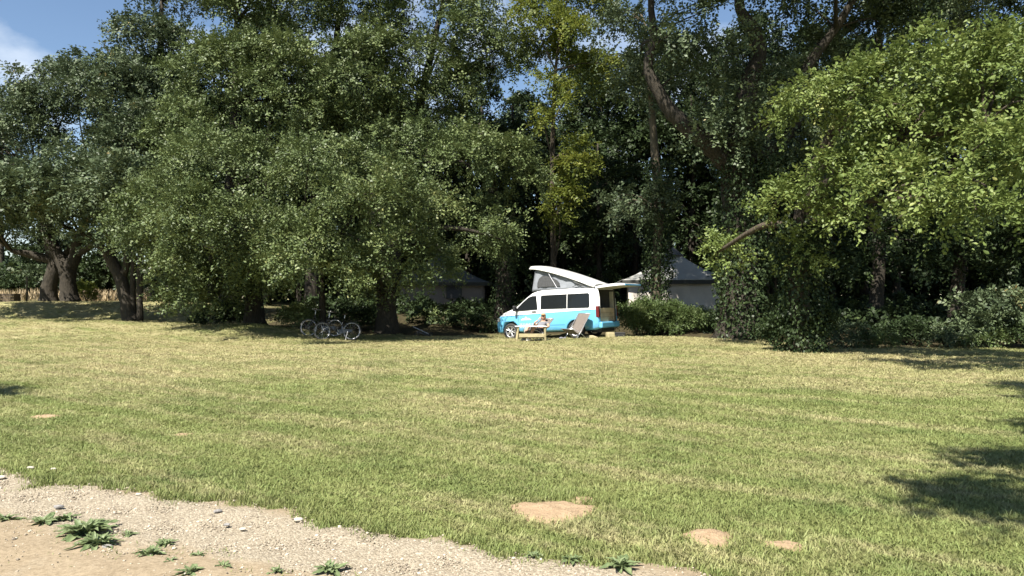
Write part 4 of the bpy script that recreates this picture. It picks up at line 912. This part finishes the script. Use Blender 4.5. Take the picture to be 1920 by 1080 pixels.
def skin_chain(name, joints, edges, mat, parent, sub=2, root_i=0):
    me = bpy.data.meshes.new(name); me.from_pydata([j[0] for j in joints], edges, []); me.update()
    o = link(bpy.data.objects.new(name, me), parent)
    md = o.modifiers.new('skin', 'SKIN'); md.use_smooth_shade = True
    for i, j in enumerate(joints):
        r = j[1]; me.skin_vertices[0].data[i].radius = r if hasattr(r, '__len__') else (r, r)
        me.skin_vertices[0].data[i].use_root = (i == root_i)
    s_ = o.modifiers.new('sub', 'SUBSURF'); s_.levels = sub; s_.render_levels = sub
    me.materials.append(mat); return o
def build_person():
    px, Y, face = CH1; x = gx(px, Y); g = gz(x, Y)
    root = empty('person', (x, Y, g), face, 'person in grey shirt and black shorts lying back in the deck chair', 'person')
    # local: -y forward, z up; pelvis in the sling, back along it
    J = [((0, .05, .35), (.15, .12)), ((0, .20, .45), (.14, .105)), ((0, .36, .57), (.16, .11)), ((0, .45, .66), (.13, .09)), ((0, .48, .73), .055), ((0, .475, .785), .06),
         ((-.19, .44, .635), .062), ((-.33, .28, .52), .046), ((-.22, .20, .66), .036), ((-.12, .29, .75), .028),
         ((.19, .44, .635), .062), ((.36, .30, .51), .046), ((.27, .09, .49), .036), ((.16, -.02, .49), .028),
         ((-.10, .0, .36), .095), ((-.13, -.36, .52), .068), ((-.14, -.50, .28), .056), ((-.14, -.56, .09), .038), ((-.15, -.72, .05), .034),
         ((.10, .0, .36), .095), ((.15, -.38, .50), .068), ((.17, -.56, .28), .056), ((.17, -.64, .09), .038), ((.18, -.80, .05), .034)]
    Eg = [(0, 1), (1, 2), (2, 3), (3, 4), (4, 5), (3, 6), (6, 7), (7, 8), (8, 9), (3, 10), (10, 11), (11, 12), (12, 13), (0, 14), (14, 15), (15, 16), (16, 17), (17, 18), (0, 19), (19, 20), (20, 21), (21, 22), (22, 23)]
    skin_chain('body', J, Eg, M['skin'], root)
    # clothes follow the same joints, a little wider
    def cloth(name, ids, mat, k, ends=None):
        j = []; mp = {}
        for i in ids:
            p, r = J[i]; r = r if hasattr(r, '__len__') else (r, r); mp[i] = len(j); j.append((p, (r[0]*k+.006, r[1]*k+.006)))
        e = [(mp[a], mp[b]) for a, b in Eg if a in mp and b in mp]
        for (a, b, t, r) in ends or []:
            p = Vector(J[a][0]).lerp(Vector(J[b][0]), t); j.append((tuple(p), (r, r))); e.append((mp[a], len(j)-1))
        return skin_chain(name, j, e, mat, root)
    cloth('shirt', [0, 1, 2, 3, 6, 10], M['shirt'], 1.10, [(6, 7, .55, .066), (10, 11, .55, .066)])
    cloth('shorts', [0, 14, 19], M['shorts'], 1.13, [(14, 15, .85, .088), (19, 20, .85, .088)])
    # head
    bm = bmesh.new(); bmesh.ops.create_uvsphere(bm, u_segments=24, v_segments=18, radius=1)
    for v in bm.verts:
        c = v.co; f = -c.y
        c.x *= .076*(1-.18*max(0, -c.z)); c.y *= .098; c.z *= .118
        if f > 0 and c.z < 0: c.y -= .010*f*(1 if c.z < -.05 else 0)
        if f > .85 and abs(c.x) < .03 and -.035 < c.z < .02: c.y -= .024*(1-abs(c.x)/.03)*(1-abs(c.z+.015)/.04)
    me = bpy.data.meshes.new('head'); bm.to_mesh(me); bm.free(); me.materials.append(M['skin']); me.polygons.foreach_set('use_smooth', [True]*len(me.polygons))
    hd = link(bpy.data.objects.new('head', me), root); hd.location = (0, .445, .86); hd.rotation_euler = (R(-8), 0, R(18))
    for sx in (-1, 1):
        m = MB(); m.tube([(sx*.03, -.092, .012), (sx*.03, -.083, .012)], [.009, .012], 8); m.build('eye', M['eye'], hd)
        m = MB(); m.tube([(sx*.074, .0, -.03), (sx*.086, .012, 0), (sx*.078, .015, .03)], [.010, .013, .010], 6); m.build('ear', M['skin'], hd, True)
    m = MB(); m.tube([(-.022, -.088, -.052), (0, -.095, -.055), (.022, -.088, -.052)], .006, 6); m.build('mouth', M['lips'], hd, True)
    rng = random.Random(3)
    m = MB(); rows = []
    for i, el in enumerate(np.linspace(R(88), R(-30), 9)):
        row = []
        for k in range(25):
            a = R(-40)+(R(260))*k/24; rr = 1.10+.05*rng.random()
            row.append((math.cos(a)*math.cos(el)*.078*rr, math.sin(a)*math.cos(el)*.100*rr+.004, math.sin(el)*.122*rr))
        rows.append(row)
    m.grid(rows); m.build('hair', M['hair'], hd, True, 0, .012)
    m = MB(); m.tube([(0, .0, .075), (0, .0, .085), (0, 0, .115), (0, .0, .14)], [.101, .10, .085, .03], 18); m.build('cap', M['cap'], hd, True)
    m = MB(); m._add([(-.07, -.07, .082), (-.05, -.155, .068), (0, -.175, .066), (.05, -.155, .068), (.07, -.07, .082), (0, -.05, .086)], [(0, 1, 2, 5), (5, 2, 3, 4)]); m.build('cap_peak', M['cap'], hd, True, 0, .008)
    # hands: palm and five fingers each, one lying on the cheek, one on the lap
    for (wr, dr, up, sx) in (((-.12, .29, .75), Vector((.25, .45, .75)), Vector((-.3, -.8, .5)), -1), ((.16, -.02, .49), Vector((-.75, -.5, -.2)), Vector((0, .1, 1)), 1)):
        dr.normalize(); sd = dr.cross(up).normalized(); up = sd.cross(dr); W = Vector(wr)
        js = [(tuple(W), .026), (tuple(W+dr*.085), (.040, .016))]; es = [(0, 1)]
        for k, (o_, ln) in enumerate(((-.03, .068), (-.01, .078), (.011, .073), (.031, .058))):
            b = W+dr*.085+sd*o_; i = len(js)
            js += [(tuple(b), .0095), (tuple(b+dr*ln*.5-up*.008), .0085), (tuple(b+dr*ln*.9-up*.03), .007)]; es += [(1, i), (i, i+1), (i+1, i+2)]
        b = W+dr*.03-sd*.035*sx; i = len(js); js += [(tuple(b), .011), (tuple(b+dr*.035-sd*.022*sx-up*.008), .0095), (tuple(b+dr*.06-sd*.018*sx-up*.02), .008)]; es += [(0, i), (i, i+1), (i+1, i+2)]
        skin_chain('hand', js, es, M['skin'], root, 1)
    for p, q in ((J[17][0], J[18][0]), (J[22][0], J[23][0])):
        m = MB(); a = Vector(p); b = Vector(q); m.tube([a+Vector((0, .05, -.05)), a+Vector((0, 0, -.03)), b+Vector((0, .02, -.005)), b+Vector((0, -.07, -.015))], [.03, .048, .042, .018], 10); m.build('shoe', M['shoe'], root, True)
build_person()
def build_towel():
    Y = 28.0; a = at(992, 612, Y); rows = []
    for i in range(9):
        u = i/8; rows.append([(-.10-.05*u+v*.22, .02*math.sin(v*9+u*4), .30-.32*u**1.4+.02*math.sin(u*7+v*5)) for v in np.linspace(0, 1, 7)])
    m = MB(); m.grid(rows); o = m.build('towel', M['towel'], None, True, 0, .012); x = gx(990, 27.95)
    o.location = (x, 27.95, gz(x, 27.95)+.29); tag(o, 'white towel hanging over the back of the camp table', 'towel')
build_towel()

# ------------------------------------------------------------------ bicycles
def build_bike(px, Y, yaw, label, steer=R(14)):
    x = gx(px, Y); root = empty('bicycle', (x, Y, gz(x, Y)), yaw, label, 'bicycle', 'bicycles parked under the low trees')
    root.rotation_euler = (R(-5), 0, yaw)
    # local x points to the rear wheel; front wheel at -0.53
    def wheel(cx, rz, par):
        e = empty('wheel', (cx, 0, .335)); e.parent = par; e.rotation_euler = (0, 0, rz)
        m = MB(); m.torus((0, 0, 0), .315, .021, 40, 8); m.build('tyre', M['tyre_pale'], e, True)
        m = MB(); m.torus((0, 0, 0), .288, .010, 40, 6); m.build('rim', M['metal'], e, True)
        m = MB(); m.tube([(0, -.045, 0), (0, .045, 0)], .018, 8); m.build('hub', M['metal'], e, True)
        for k in range(18):
            a = 2*math.pi*k/18; m = MB(); m.bar((math.cos(a+.25)*.015, .03*(-1)**k, math.sin(a+.25)*.015), (math.cos(a)*.285, 0, math.sin(a)*.285), .0022, 4); m.build('spoke', M['metal'], e)
        return e
    wheel(-.53, steer, root); wheel(.53, 0, root)
    fr = MB()
    bb = (.08, 0, .29); head_t = (-.30, 0, .80); head_b = (-.34, 0, .66); seat = (.26, 0, .80)
    fr.tube([head_t, head_b], .021, 8)
    fr.tube(smooth_path([head_b, (-.22, 0, .45), bb], 5), .019, 8); fr.tube(smooth_path([head_t, (-.16, 0, .56), (.14, 0, .42)], 5), .015, 8); fr.tube([bb, seat], .016, 8)
    for sy in (-1, 1): fr.tube([bb, (.53, sy*.055, .335)], .010, 6); fr.tube([(.22, 0, .68), (.53, sy*.055, .335)], .009, 6)
    fr.build('frame', M['black_frame'], root, True)
    fk = MB()
    for sy in (-1, 1): fk.tube(smooth_path([(-.345, 0, .66), (-.40, sy*.05, .60), (-.50, sy*.055, .40), (-.53, sy*.055, .335)], 3), .011, 6)
    fk.build('fork', M['black_frame'], root, True)
    m = MB(); m.tube(smooth_path([(-.30, 0, .80), (-.27, 0, .97), (-.30, 0, 1.0)], 3), .012, 6)
    for sy in (-1, 1): m.tube(smooth_path([(-.30, 0, 1.0), (-.34, sy*.16, 1.03), (-.24, sy*.28, 1.04), (-.08, sy*.30, 1.03)], 4), .011, 6)
    m.build('handlebar', M['metal'], root, True)
    for sy in (-1, 1): m = MB(); m.bar((-.19, sy*.295, 1.035), (-.06, sy*.30, 1.03), .017, 8); m.build('grip', M['leather'], root)
    m = MB(); m.bar(seat, (.285, 0, .92), .013); m.build('seat_post', M['metal'], root)
    m = MB(); m._add([(.14, 0, .955), (.20, .03, .955), (.30, .06, .96), (.40, .085, .975), (.42, 0, .98), (.40, -.085, .975), (.30, -.06, .96), (.20, -.03, .955), (.28, 0, .90)], [(0, 1, 8), (1, 2, 8), (2, 3, 8), (3, 4, 8), (4, 5, 8), (5, 6, 8), (6, 7, 8), (7, 0, 8), (0, 7, 6, 5, 4, 3, 2, 1)]); m.build('saddle', M['leather'], root, False, .012)
    rk = MB()
    for y in (-.06, 0, .06): rk.bar((.28, y, .705), (.80, y, .715), .006, 5)
    for sy in (-1, 1): rk.bar((.70, sy*.06, .71), (.55, sy*.06, .34), .005, 5)
    rk.bar((.80, -.06, .715), (.80, .06, .715), .006, 5); rk.build('rack', M['black_frame'], root)
    m = MB(); rows = [[(.53+math.cos(a)*.362, y, .335+math.sin(a)*.362-abs(y)*.25) for y in (-.03, 0, .03)] for a in np.linspace(R(-20), R(160), 20)]
    m.grid(rows); m.build('mudguard', M['black_frame'], root, True, 0, .003)
    m = MB(); m.lathe([(.0, .045), (.09, .045), (.095, .04), (.09, .035), (0, .035)], 24, bb); m.build('chainring', M['metal'], root)
    for sy, a in ((1, R(-60)), (-1, R(120))):
        m = MB(); e = Vector(bb)+Vector((math.cos(a)*.17, sy*.09, math.sin(a)*.17)); m.bar((bb[0], sy*.06, bb[2]), e, .009); cr_ = m.build('crank', M['metal'], root)
        m = MB(); m.box(e+Vector((0, sy*.05, 0)), (.09, .08, .02)); m.build('pedal', M['black'], cr_)
    m = MB(); m.prism([(.0, .30), (.06, .385), (.30, .40), (.53, .385), (.57, .335), (.53, .29), (.30, .27), (.06, .20)], -.062, -.05); m.build('chain_guard', M['black_frame'], root)
    m = MB(); m.bar((.40, -.07, .33), (.33, -.22, .0), .009); m.build('kickstand', M['metal'], root)
build_bike(632, 27.4, R(6), 'black step-through bicycle with pale tyres, nearest the lawn', R(32))
build_bike(603, 28.5, R(-9), 'dark bicycle standing half hidden behind the step-through bicycle', R(10))

# ------------------------------------------------------------------ small things round the van
def small_things():
    def put(o, px, Y, rz=0, dz=0): x = gx(px, Y); o.location = (x, Y, gz(x, Y)+dz); o.rotation_euler = (0, 0, rz); return o
    # metal frame lying in the grass left of the van
    m = MB(); m.bar((-.30, 0, .45), (.38, .05, .10), .018); m.bar((-.34, .10, .28), (.05, .10, .03), .014); m.bar((.38, .05, .10), (.45, .3, .03), .018)
    x = gx(794, 30.2); root = empty('folding_cart', (x, 30.2, gz(x, 30.2)), 0, 'folded dark cart with pale handle lying in shade under the low tree', 'cart')
    m = MB(); m.bar((-.42, 0, .40), (.22, .03, .10), .017); m.build('handle', M['metal'], root)
    m = MB(); m.box((.02, .18, .10), (.62, .34, .06), Matrix.Rotation(R(18), 3, 'Y')); m.build('folded_tray', M['black'], root, False, .01)
    for dx in (-.28, .30):
        m = MB(); m.torus((dx, .0, .085), .065, .02, 16, 6); m.build('wheel', M['rubber'], root, True)
    # levelling ramp, box, shoes
    m = MB(); m.prism([(-.30, 0), (.30, 0), (.28, .05), (.08, .12), (-.05, .12), (-.28, .03)], -.10, .10); put(tag(m.build('levelling_ramp', M['bamboo'], None, False, .01), 'yellow levelling ramp behind the rear wheel of the van', 'ramp'), 1107, 28.5, R(-20))
    m = MB(); m.box((0, 0, .10), (.30, .24, .20)); put(tag(m.build('storage_block', M['bamboo'], None, False, .03), 'small yellowish block under the rear bumper of the van', 'block'), 1144, 28.6, R(15))
    r_ = empty('storage_box', (gx(1161, 28.9), 28.9, gz(gx(1161, 28.9), 28.9)), R(-8), 'flat black box on the grass behind the van', 'box')
    m = MB(); m.box((0, 0, .075), (.44, .30, .15)); m.build('tub', M['black'], r_, False, .02); m = MB(); m.box((0, 0, .165), (.47, .33, .03)); m.build('lid', M['black'], r_, False, .01)
    for i, (px, rz, lab) in enumerate(((1054, R(20), 'left grey shoe lying under the sill of the van'), (1060, R(75), 'right grey shoe lying under the sill of the van'))):
        m = MB(); m.tube([(-.12, 0, .05), (-.05, 0, .06), (.04, 0, .045), (.12, 0, .03)], [.030, .048, .042, .02], 10); o = m.build('shoe', M['shirt'], None, True); put(tag(o, lab, 'shoe', 'shoes by the van'), px, 28.2, rz)
    # timber trough, post and dry grass strip at the far left
    x = gx(8, 44); root = empty('timber_trough', (x, 44, gz(x, 44)-.03), R(3), 'long dark timber trough at the left edge on the bank', 'trough')
    for i in range(3): m = MB(); m.box((0, -.3, .10+i*.17), (1.5, .06, .155)); m.build('plank', M['timber'], root, False, .008)
    for i in range(3): m = MB(); m.box((0, .3, .10+i*.17), (1.5, .06, .155)); m.build('plank', M['timber'], root, False, .008)
    for sx in (-1, 1): m = MB(); m.box((sx*.72, 0, .27), (.06, .53, .5)); m.build('end_board', M['timber'], root, False, .008)
    x = gx(50, 45); m = MB(); m.tube([(0, 0, -.05), (.02, 0, .7), (0, 0, 1.5)], [.06, .055, .05], 7, True, .08, random.Random(4)); o = m.build('post', M['bark_pale'], None, True)
    o.location = (x, 45, gz(x, 45)); tag(o, 'thin wooden post between the trough and the left oaks', 'post')
    rng = np.random.default_rng(8); n = 5200; xx = rng.uniform(-52, -24, n); yy = rng.uniform(50, 56, n)
    p = np.stack([xx, yy, ground(xx, yy)], -1); d = norm(UP+.25*rng.normal(size=(n, 3))); nn = norm(rng.normal(size=(n, 3)))
    me = leaf_mesh('dry_grass', p, d, nn, .55+.45*rng.random(n), np.full(n, .06), rng.random(n), M['straw_field'])
    tag(link(bpy.data.objects.new('dry_grass', me)), 'strip of tall dry pale grass behind the left oaks', 'grass', kind='stuff')
small_things()

# ------------------------------------------------------------------ bare soil patches
def in_poly(px, py, poly):
    inside = np.zeros(px.shape, bool); n = len(poly)
    for i in range(n):
        x1, y1 = poly[i]; x2, y2 = poly[(i+1) % n]
        c = ((y1 > py) != (y2 > py)) & (px < (x2-x1)*(py-y1)/((y2-y1) if y2 != y1 else 1e-9)+x1); inside ^= c
    return inside
PATCH = []
def soil(pts, h, label):
    G = []
    for px, py in pts: Yg = CAMZ*F/(py-HOR); G.append((gx(px, Yg), Yg))
    c = np.mean(G, 0); K = []
    n = len(G)
    for i in range(n):      # smooth, ragged outline
        for j in range(6):
            t = j/6; p0, p1, p2, p3 = [np.array(G[(i+k) % n]) for k in (-1, 0, 1, 2)]
            q = .5*((2*p1)+(p2-p0)*t+(2*p0-5*p1+4*p2-p3)*t*t+(3*p1-p0-3*p2+p3)*t**3)
            K.append(c+(q-c)*(1+random.uniform(-.06, .06)))
    PATCH.append([tuple(k) for k in K])
    m = MB(); rows = []
    rng = random.Random(len(PATCH))
    for i, k in enumerate(K+[K[0]]):
        row = []
        for r in np.linspace(1, 0, 12):
            q = c+(k-c)*r; hh = h*(1-r**3)*(1+.35*math.sin(q[0]*17+1)*math.sin(q[1]*21))+ (0 if r in (0., 1.) else rng.uniform(-.006, .006))
            row.append((q[0]-c[0], q[1]-c[1], gz(*q)+.006+max(0, hh)-(.004 if r == 1 else 0)))
        rows.append(row)
    rows[-1] = rows[0]
    m.grid(rows); o = m.build('bare_soil', M['soil'], None, True); o.location = (c[0], c[1], 0); tag(o, label, 'soil patch', 'bare patches of sandy soil in the lawn')
soil([(952, 950), (990, 942), (1060, 941), (1124, 954), (1100, 968), (1082, 978), (1030, 984), (985, 975)], .035, 'largest bare patch of sandy soil on the near lawn')
soil([(1272, 1003), (1310, 993), (1368, 1000), (1370, 1020), (1345, 1032), (1300, 1018)], .032, 'crumbly middle soil patch near the bottom right of the lawn')
soil([(1412, 1018), (1460, 1016), (1503, 1022), (1500, 1034), (1455, 1030)], .025, 'small flat soil patch rightmost at the bottom of the lawn')
soil([(1066, 936), (1095, 931), (1122, 938), (1105, 944), (1080, 943)], .012, 'thin dry soil patch just above the largest soil patch')
soil([(55, 783), (90, 778), (122, 781), (95, 786)], .02, 'small soil patch far out on the left lawn')
soil([(326, 816), (350, 813), (368, 815), (345, 819)], .015, 'tiny soil patch in the middle of the left lawn')

# ------------------------------------------------------------------ turf blades, pebbles
def scatter(name, pts, rot, scl, protos, label, cat):
    """points carrying small meshes: grass tufts, gravel"""
    me = bpy.data.meshes.new(name); me.vertices.add(len(pts)); me.vertices.foreach_set('co', pts.reshape(-1).astype(np.float32)); me.update()
    a = me.attributes.new('rot', 'FLOAT_VECTOR', 'POINT'); a.data.foreach_set('vector', rot.reshape(-1).astype(np.float32))
    a = me.attributes.new('scl', 'FLOAT_VECTOR', 'POINT'); a.data.foreach_set('vector', scl.reshape(-1).astype(np.float32))
    c = bpy.data.collections.new(name+'_pieces')
    for p in protos: c.objects.link(p)
    ng = bpy.data.node_groups.new(name, 'GeometryNodeTree')
    ng.interface.new_socket('Geometry', in_out='INPUT', socket_type='NodeSocketGeometry'); ng.interface.new_socket('Geometry', in_out='OUTPUT', socket_type='NodeSocketGeometry')
    gi = ng.nodes.new('NodeGroupInput'); go = ng.nodes.new('NodeGroupOutput'); ip = ng.nodes.new('GeometryNodeInstanceOnPoints')
    ci = ng.nodes.new('GeometryNodeCollectionInfo'); ci.inputs['Collection'].default_value = c; ci.inputs['Separate Children'].default_value = True; ci.inputs['Reset Children'].default_value = True
    r = ng.nodes.new('GeometryNodeInputNamedAttribute'); r.data_type = 'FLOAT_VECTOR'; r.inputs['Name'].default_value = 'rot'
    s = ng.nodes.new('GeometryNodeInputNamedAttribute'); s.data_type = 'FLOAT_VECTOR'; s.inputs['Name'].default_value = 'scl'
    e = ng.nodes.new('FunctionNodeEulerToRotation')
    L = ng.links.new
    L(gi.outputs[0], ip.inputs['Points']); L(ci.outputs[0], ip.inputs['Instance']); ip.inputs['Pick Instance'].default_value = True
    L(r.outputs['Attribute'], e.inputs[0]); L(e.outputs[0], ip.inputs['Rotation']); L(s.outputs['Attribute'], ip.inputs['Scale']); L(ip.outputs[0], go.inputs[0])
    o = link(bpy.data.objects.new(name, me)); md = o.modifiers.new('scatter', 'NODES'); md.node_group = ng
    return tag(o, label, cat, kind='stuff')
def tuft(seed, n=22, h=.026, spread=.09, wid=.0034, lean=1.1):
    rr = random.Random(seed); m = MB()
    for i in range(n):
        x, y = rr.gauss(0, spread*.5), rr.gauss(0, spread*.5); a = rr.uniform(0, 6.28); l = h*rr.uniform(.55, 1.25); ln = rr.uniform(.1, lean*2)*l
        dx, dy = math.cos(a)*ln, math.sin(a)*ln; wx, wy = -math.sin(a)*wid, math.cos(a)*wid
        m._add([(x-wx, y-wy, -.004), (x+wx, y+wy, -.004), (x+dx*.4+wx*.8, y+dy*.4+wy*.8, l*.62), (x+dx*.4-wx*.8, y+dy*.4-wy*.8, l*.62), (x+dx, y+dy, l)], [(0, 1, 2, 3), (3, 2, 4)])
    return bpy.data.objects.new('tuft', m.mesh('tuft', M['blade']))
def build_grass():
    rng = np.random.default_rng(21)
    bands = [(3.6, 6, 760, 1.0), (6, 9, 520, 1.1), (9, 13, 300, 1.3), (13, 19, 150, 1.55), (19, 28, 70, 1.9), (28, 42, 26, 2.3)]
    X = []; Y = []; S = []
    for y0, y1, dn, sc in bands:
        w1 = .74*y1+1.2; n = int(dn*(y1-y0)*2*w1); x = rng.uniform(-w1, w1, n); y = rng.uniform(y0, y1, n)
        k = np.abs(x) < .74*y+1.2; X.append(x[k]); Y.append(y[k]); S.append(np.full(k.sum(), sc))
    X = np.concatenate(X); Y = np.concatenate(Y); S = np.concatenate(S)
    s, t = track_st(X, Y); te = t_edge(s)
    keep = ((t < te+.09*rng.normal(size=len(X))-.03) | ((t > .75) & (t < 1.75) & (rng.random(len(X)) < .10))) & ((Y < edge_y(X)+.6) | (X < -12))
    for pl in PATCH:
        ins = in_poly(X, Y, pl); keep &= ~(ins & (rng.random(len(X)) > .015))
    X, Y, S, t, te = X[keep], Y[keep], S[keep], t[keep], te[keep]
    P = np.stack([X, Y, ground(X, Y)], -1); n = len(X)
    lump = wob(P*np.array([1, 1, 0])+np.array([0, 0, .7]), 1.1, 2.0)
    hh = (.8+.35*rng.random(n)+.3*lump)*(.9+.1*S)
    fr = np.exp(-((te-t)/.14)**2); hh *= 1+1.5*fr*rng.random(n)
    for pl in PATCH[:4]:
        c = np.mean(pl, 0); r = np.max(np.hypot(*(np.array(pl)-c).T)); d = np.hypot(X-c[0], Y-c[1]); hh *= 1+.5*np.exp(-((d-r)/.12)**2)
    rot = np.stack([.12*rng.normal(size=n), .12*rng.normal(size=n), rng.uniform(0, 6.28, n)], -1)
    scl = np.stack([S, S, hh], -1)
    scatter('lawn_grass', P, rot, scl, [tuft(i) for i in range(6)], 'short mown grass blades covering the lawn', 'grass')
    # pebbles on the track
    n = 26000; sx = rng.uniform(-9, 6, n); tx = np.where(rng.random(n) < .72, .36+.30*rng.normal(size=n), rng.uniform(0, 4, n))
    k = (tx > t_edge(sx)+.01) & (tx < 4); sx, tx = sx[k], tx[k]
    X = P0[0]+sx*TE[0]+tx*TQ[0]; Y = P0[1]+sx*TE[1]+tx*TQ[1]; n = len(X)
    rut = -.018*np.exp(-((tx-.35)/.35)**2)+.012*np.exp(-((tx-1.2)/.3)**2)-.018*np.exp(-((tx-2.2)/.35)**2)
    z = ground(X, Y)+.026+rut
    sc = .0035+.010*rng.random(n)**6+.0035*rng.random(n); pr = []
    for i in range(5):
        bm = bmesh.new(); bmesh.ops.create_icosphere(bm, subdivisions=1, radius=1); rr = random.Random(i)
        for v in bm.verts: v.co *= rr.uniform(.72, 1.15); v.co.z *= .7
        me = bpy.data.meshes.new('pebble'); bm.to_mesh(me); bm.free(); me.materials.append(M['pebble']); pr.append(bpy.data.objects.new('pebble', me))
    scatter('gravel', np.stack([X, Y, z], -1), np.stack([rng.normal(0, .3, n), rng.normal(0, .3, n), rng.uniform(0, 6.28, n)], -1), np.stack([sc, sc*(.7+.4*rng.random(n)), sc], -1), pr, 'pale loose gravel strewn over the track', 'gravel')
build_grass()

# ------------------------------------------------------------------ weeds and stones on the track
def ray_ground(px, py, h=.026): Yg = (CAMZ-h)*F/(py-HOR); return gx(px, Yg), Yg
def leaf_blade(seed, L=1.0, W=.26):
    rr = random.Random(seed); rows = []
    for i in range(8):
        t = i/7; wv = W*math.sin(math.pi*min(1, .08+t*.92))**.7*(1 if t < .95 else .4); z = .42*t-.55*t*t+.04*math.sin(t*13+seed); row = []
        for u in (-1, -.5, 0, .5, 1): row.append((t*L, u*wv*.5*(1+.12*math.sin(t*22+u*3)), z*L*.8+abs(u)*wv*.22+.015*math.sin(t*25)*abs(u)))
        rows.append(row)
    m = MB(); m.grid(rows); me = m.mesh('leaf', M['weed'], True)
    a = me.attributes.new('tint', 'FLOAT', 'POINT'); a.data.foreach_set('value', [rr.random() for v in me.vertices]); return me
BL = [leaf_blade(i) for i in range(4)]
def weeds():
    spec = [(162, 998, 46, 22, 'large dark green dock weed, biggest rosette on the track'), (186, 1020, 40, 20, 'grey-green dock weed just below the biggest rosette'), (14, 974, 24, 12, 'green weed at the left edge of the track'),
            (85, 980, 30, 14, 'flat spreading weed left of the biggest rosette'), (128, 972, 20, 10, 'small weed tuft behind the biggest rosette'), (312, 1018, 20, 11, 'small green weed touching the gravel strip'), (283, 1037, 26, 14, 'mid-sized weed right of the grey-green dock'),
            (372, 1040, 17, 9, 'small weed rightmost of the middle cluster'), (322, 1050, 15, 8, 'little weed below the middle cluster'), (350, 1057, 12, 7, 'tiny weed at the lower end of the middle cluster'), (362, 1072, 28, 14, 'pale green weed at the bottom edge of the picture'),
            (422, 1060, 18, 9, 'weed tuft in the dirt right of the pale green weed'), (520, 1069, 18, 9, 'small weed at the bottom edge before the gravel'), (622, 1068, 32, 15, 'broad green weed at the bottom edge in the gravel'), (245, 1000, 16, 9, 'thin grey weed between the docks and the gravel'),
            (1072, 1048, 22, 11, 'small weed where the gravel meets the lawn edge'), (1163, 1060, 34, 16, 'broad weed at the tip of the track by the lawn'), (1002, 1040, 17, 9, 'thin weed at the lawn edge left of the broad tip weed')]
    for i, (px, py, rp, n, lab) in enumerate(spec):
        n = int(n*2.0)
        rr = random.Random(200+i); x, y = ray_ground(px, py); r = rp/F*y
        root = empty('weed_plant', (x, y, track_z(x, y)-.006), rr.uniform(0, 6), lab, 'weed', 'weeds growing on the track')
        for k in range(n):
            o = bpy.data.objects.new('leaf', BL[k % 4]); link(o, root); ring = k % 3
            L = r*(1.2, 1.0, .75)[ring]*rr.uniform(.8, 1.15); o.scale = (L, L*rr.uniform(.9, 1.3), L)
            o.rotation_euler = (rr.uniform(-.3, .3), -(.05, .35, .75)[ring]-rr.uniform(0, .2), 2*math.pi*k/n*1.0+k*2.4); o.location = (rr.uniform(-.25, .25)*r, rr.uniform(-.25, .25)*r, 0)
    for px, py, rp, lab in ((561, 974, 7, 'white stone lying at the grass edge of the track'), (457, 991, 5, 'pale stone in the middle of the gravel'), (428, 983, 5, 'flat grey stone on the gravel'), (262, 926, 4, 'small pale stone near the lawn edge of the track'), (6, 895, 6, 'pale stone leftmost on the track'), (60, 877, 5, 'white stone in the grass at the upper track edge'), (103, 879, 4, 'yellowish stone in the grass at the track edge'), (205, 1025, 8, 'flat grey stone beside the grey-green dock'), (113, 950, 7, 'dark stone in the gravel left'), (410, 958, 6, 'dark flat stone on the gravel right of centre')):
        rr = random.Random(px); bm = bmesh.new(); bmesh.ops.create_icosphere(bm, subdivisions=2, radius=1); x, y = ray_ground(px, py); r = rp/F*y
        for v in bm.verts: v.co *= rr.uniform(.85, 1.1); v.co.z *= .55; v.co.x *= 1.35
        bmesh.ops.scale(bm, vec=(r, r, r), verts=bm.verts); me = bpy.data.meshes.new('stone'); bm.to_mesh(me); bm.free()
        k = 'dark' in lab or 'grey' in lab; me.materials.append(M['stone_grey'] if k else M['stone_pale'])
        o = link(bpy.data.objects.new('stone', me)); o.location = (x, y, track_z(x, y)+r*.25); o.rotation_euler = (0, 0, rr.uniform(-.5, .5)); tag(o, lab, 'stone', 'loose stones on the track')
M['stone_grey'] = simple('grey_stone', (.20, .19, .18), .85, 0, .25, 40, .4); M['stone_pale'] = simple('pale_stone', (.42, .38, .31), .85, 0, .15, 40, .4)
weeds()
